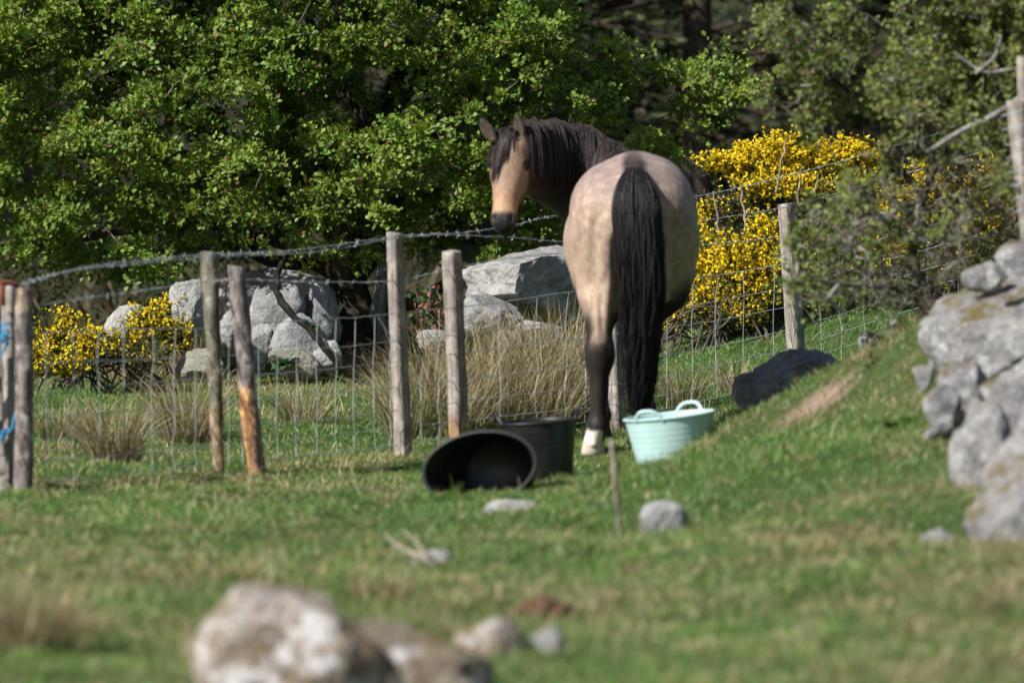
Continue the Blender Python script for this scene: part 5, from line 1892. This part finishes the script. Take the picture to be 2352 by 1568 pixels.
L2 = [(1625, 590, GY_ - .4, 55, 75, 1.6, .85), (1690, 600, GY_ - .5, 70, 80, 2.0, .85), (1755, 560, GY_ - .5, 50, 75, 1.7, .95), (1740, 650, GY_ - .5, 60, 60, 1.5, .75), (1650, 680, GY_ - .4, 70, 50, 1.4, .6), (1580, 690, GY_ - .3, 50, 50, 1.0, .7),
      (1720, 710, GY_ - .5, 60, 35, .9, .35), (1540, 730, GY_ - .2, 30, 30, .3, .7), (1785, 620, GY_ - .5, 35, 60, .7, .6), (1600, 510, GY_ - .3, 30, 35, .5, .6), (1625, 470, GY_ - .2, 25, 25, .2, .5), (1660, 725, GY_ - .4, 90, 35, 1.8, .06), (1720, 650, GY_ - .3, 90, 90, 1.6, .1)]
gorse('lower gorse bush in yellow flower right beside the horse', P(1680, 745, GY_ - .4), L2, 2300, 0.85, 2)
L3 = [(2060, 470, GY_ - .4, 70, 50, 1.2, .75), (2130, 420, GY_ - .3, 70, 60, 1.0, .6), (2260, 430, GY_ - .2, 60, 70, 1.0, .8), (2310, 400, GY_ - .2, 50, 60, 1.0, .9), (2100, 540, GY_ - .4, 60, 50, .8, .6), (2290, 500, GY_ - .3, 60, 50, .7, .7), (2200, 480, GY_ - .3, 80, 80, .9, .3),
      (2060, 590, GY_ - .4, 50, 40, .6, .5), (2380, 460, GY_ - .2, 60, 90, .8, .8), (1990, 560, GY_ - .4, 60, 60, .6, .3), (2100, 620, GY_ - .4, 130, 50, 1.6, .04), (2240, 580, GY_ - .3, 110, 70, 1.4, .05)]
gorse('gorse bush in flower showing through the scrubby hawthorn', P(2150, 655, GY_ - .2), L3, 2100, 0.8, 3)
L4 = [(120, 770, 29.8, 60, 60, 1.3, .75), (200, 790, 29.6, 60, 50, 1.3, .8), (290, 780, 29.7, 60, 45, 1.0, .6), (345, 735, 29.8, 60, 45, 1.2, .55), (410, 760, 29.8, 45, 50, 1.0, .35), (150, 830, 29.5, 80, 30, .7, .35), (150, 720, 29.9, 50, 25, .5, .5), (330, 810, 29.6, 90, 40, .8, .1),
      (90, 820, 29.6, 40, 40, .6, .6), (400, 690, 30.0, 60, 18, .3, .6)]
gorse('small sparse gorse bush left of the boulder heap', P(240, 872, 29.8), L4, 1000, 0.75, 4)
L5 = [(1330, 800, 29.4, 22, 14, 1, .8), (1415, 730, 29.2, 14, 40, 1, .7), (1425, 800, 29.2, 14, 30, .6, .5)]
gorse('low sprig of gorse flowering behind the legs of the horse', P(1380, 850, 29.4), L5, 120, 0.8, 5)

# bare grey shoots standing out of the tall gorse
for i, pts in enumerate([[(1640, 440), (1652, 540), (1660, 640)], [(1808, 318), (1795, 380), (1782, 440)], [(1992, 385), (1975, 440), (1958, 490)], [(1918, 410), (1930, 450), (1942, 490)], [(1842, 380), (1836, 420), (1832, 470)], [(1700, 420), (1707, 470), (1716, 540)], [(1880, 400), (1870, 450), (1868, 500)]]):
    q = resample([P(x_, y_, GY_ - 0.52) for x_, y_ in pts], 14) + rng.normal(0, .004, (14, 3))
    obj('dead_shoot', *tubes(q, np.linspace(.004, .008, 14), 6), M['dead'], tall_gorse, col=np.ones((84, 3)) * 1.2)

# red-leaved young plant behind the square posts -----------------------
c = P(985, 775, 30.4)
pl = empty('red_tipped_shrub', c, 'small shrub with green and reddish leaves between the two square posts', 'shrub')
n = 260
pp = c + np.stack([rng.normal(0, .045, n), rng.normal(0, .06, n), rng.uniform(0, .28, n)], 1)
V, T = leaves(pp, rng.normal(size=(n, 3)), rng.normal(size=(n, 3)) + (0, -.4, .7), rng.uniform(.03, .06, n), rng.uniform(.02, .03, n), .15)
cc = np.where((rng.random(n) < .45)[:, None], np.array((.28, .12, .09)), np.array((.07, .13, .03))) * rng.uniform(.7, 1.3, (n, 1))
tag(obj('leaves', V, T, M['plant'], pl, col=np.repeat(cc, 4, 0), flat=True), kind='stuff')
st = c + np.stack([np.linspace(0, 1, 6)[None] * rng.normal(0, .06, (8, 1)), np.linspace(0, 1, 6)[None] * rng.normal(0, .05, (8, 1)), np.linspace(-.02, .3, 6)[None].repeat(8, 0)], -1)
V, Fq = tubes(st, np.full((8, 6), .003), 4)
obj('stems', V, Fq, M['dead'], pl, col=np.ones((len(V), 3)) * .6)
# broad-leaved weeds
for (px, py, Y, lab) in [(655, 835, 29.95, 'leafy green weed at the foot of the boulder heap'), (706, 752, 30.3, 'green weed growing between the boulders under the dead branch'), (2060, 985, 21.0, 'dark broad-leaved weed on the bank near the bare earth')]:
    c = P(px, py, Y)
    wd = empty('leafy_weed', c, lab, 'weed', 'leafy weeds')
    for i in range(26):
        a = rng.uniform(0, 6.28)
        up = rng.uniform(0.1, 1.0)
        L = rng.uniform(.07, .13)
        t = np.linspace(0, 1, 7)
        d = np.array((math.cos(a), math.sin(a), 0))
        mid = c + d * (L * t * (1 - .3 * up))[:, None] + np.array((0, 0, 1)) * (L * (up * t - .45 * t ** 2.2) - .01)[:, None]
        w_ = L * .24 * np.sin(np.pi * np.clip(t * .93 + .05, 0, 1)) ** .8
        sd_ = np.cross(d, (0, 0, 1.0))
        V = np.concatenate([mid - sd_ * w_[:, None] + np.array((0, 0, .2)) * w_[:, None], mid, mid + sd_ * w_[:, None] + np.array((0, 0, .2)) * w_[:, None]])
        q = np.array([[j, j + 1, 8 + j, 7 + j] for j in range(6)] + [[7 + j, 8 + j, 15 + j, 14 + j] for j in range(6)])
        obj('leaf', V, q, M['plant'], wd, col=np.tile(np.array((.05, .11, .03)) * rng.uniform(.6, 1.5), (21, 1)))

# ------------------------------------------------------------------ conifers on the hillside
con_labels = ['conifer behind the crown above the end post', 'tall conifer higher on the slope behind the head of the horse', 'tall conifer higher on the slope behind the scrubby hawthorn', 'dark conifer on the hillside directly above the horse', 'conifer on the hillside above the tall gorse', 'dark conifer behind the far side of the hawthorn crown', 'conifer on the hillside behind the scrubby hawthorn',
              'conifer filling the top corner behind the scrubby hawthorn', 'conifer behind the middle of the big hawthorn', 'conifer behind the thin place at the edge of the big hawthorn', 'brownish conifer low on the slope between the two hawthorns', 'conifer higher up the slope between the two hawthorns']
con = [(60, 43, 8.5), (1300, 52, 11), (2250, 53, 11), (1420, 46, 9.0), (1760, 49, 9.5), (1180, 44, 9.0), (2080, 48, 9.0), (2400, 46, 9.0), (800, 45, 9.0), (300, 47, 9.5), (1600, 44.5, 6.5), (1930, 55, 11.0)]
for i, (px, Y, h) in enumerate(con):
    X0 = (px - PW / 2) / F * Y
    z0 = gz(X0, Y)
    root = empty('conifer', (X0, Y, z0), con_labels[i], 'tree', 'conifers on the hillside')
    q = np.stack([np.full(14, X0), np.full(14, Y), z0 - .1 + np.linspace(0, h, 14)], 1)
    V, Fq = tubes(q, np.linspace(.16, .02, 14), 9)
    obj('trunk', V, Fq, M['cbark'], root, col=np.ones((len(V), 3)))
    nb = 130
    u = np.sort(rng.random(nb))
    zb = z0 + 0.12 + (h - 0.2) * u
    a = rng.uniform(0, 2 * np.pi, nb)
    Lb = (0.34 * h * (1 - u) ** 0.8 * rng.uniform(.7, 1.1, nb) + .1) * 0.55
    S = 8
    t = np.linspace(0, 1, S)[None, :, None]
    d = np.stack([np.cos(a), np.sin(a), 0 * a], 1)
    br = np.stack([np.full(nb, X0), np.full(nb, Y), zb], 1)[:, None] + d[:, None] * Lb[:, None, None] * t + np.array((0, 0, 1)) * (Lb[:, None, None] * (-.42 * t + .25 * t ** 2.5))
    bV, bF = tubes(br[:, ::7], np.tile([.020, .006], (nb, 1)), 4)
    tag(obj('boughs', bV, bF, M['cbark'], root, col=np.ones((len(bV), 3))), kind='stuff')
    nn = 46
    fi = np.repeat(np.arange(nb), nn)
    uu = rng.random(len(fi)) ** .8
    f = uu * (S - 1); i0 = np.minimum(f.astype(int), S - 2); fr = (f - i0)[:, None]
    bp = br[fi, i0] * (1 - fr) + br[fi, i0 + 1] * fr
    sidev = np.cross(d[fi], (0, 0, 1.0)) * rng.choice([-1, 1], len(fi))[:, None]
    axn = unit(sidev * rng.uniform(.3, 1.0, (len(fi), 1)) + d[fi] * .7 + np.array((0, 0, -.25)) + rng.normal(0, .25, (len(fi), 3)))
    Ln = rng.uniform(.12, .28, len(fi))
    V, T = leaves(bp, axn, np.tile((0, 0, 1.0), (len(fi), 1)) + rng.normal(0, .4, (len(fi), 3)), Ln, Ln * .22, -.1)
    tint = rng.random((len(fi), 1))
    cc = np.array((0.022, 0.040, 0.020)) * (1 - tint) + np.array((0.075, 0.090, 0.036)) * tint
    if i in (10, 4): cc = cc * np.array((1.35, 1.15, 1.0))
    tag(obj('crown', V, T, M['needle'], root, col=np.repeat(cc * rng.uniform(.7, 1.3, (len(fi), 1)), 4, 0), flat=True), kind='stuff')

# dead bracken on the slope under the conifers
N = 9000
y = rng.uniform(33.5, 60, N)
x = rng.uniform(-1, 1, N) * (y * (PW / 2) / F + 2)
z = ground_z(x, y)
ang = rng.uniform(0, 6.28, N)
dv = np.stack([np.cos(ang), np.sin(ang), 0 * ang], 1)
V, T, k = blades(np.stack([x, y, z - .01], 1), dv, rng.uniform(.12, .45, N), rng.uniform(.02, .05, N), rng.uniform(.4, 1.4, N), 3)
t = rng.random((N, 1))
cc = (np.array((.075, .05, .028)) * t + np.array((.035, .042, .016)) * (1 - t)) * rng.uniform(.6, 1.3, (N, 1))
tag(obj('undergrowth', V, T, M['rush'], col=rep(cc, k), flat=True), 'dull brown bracken and grass on the slope under the conifers', 'undergrowth', kind='stuff')
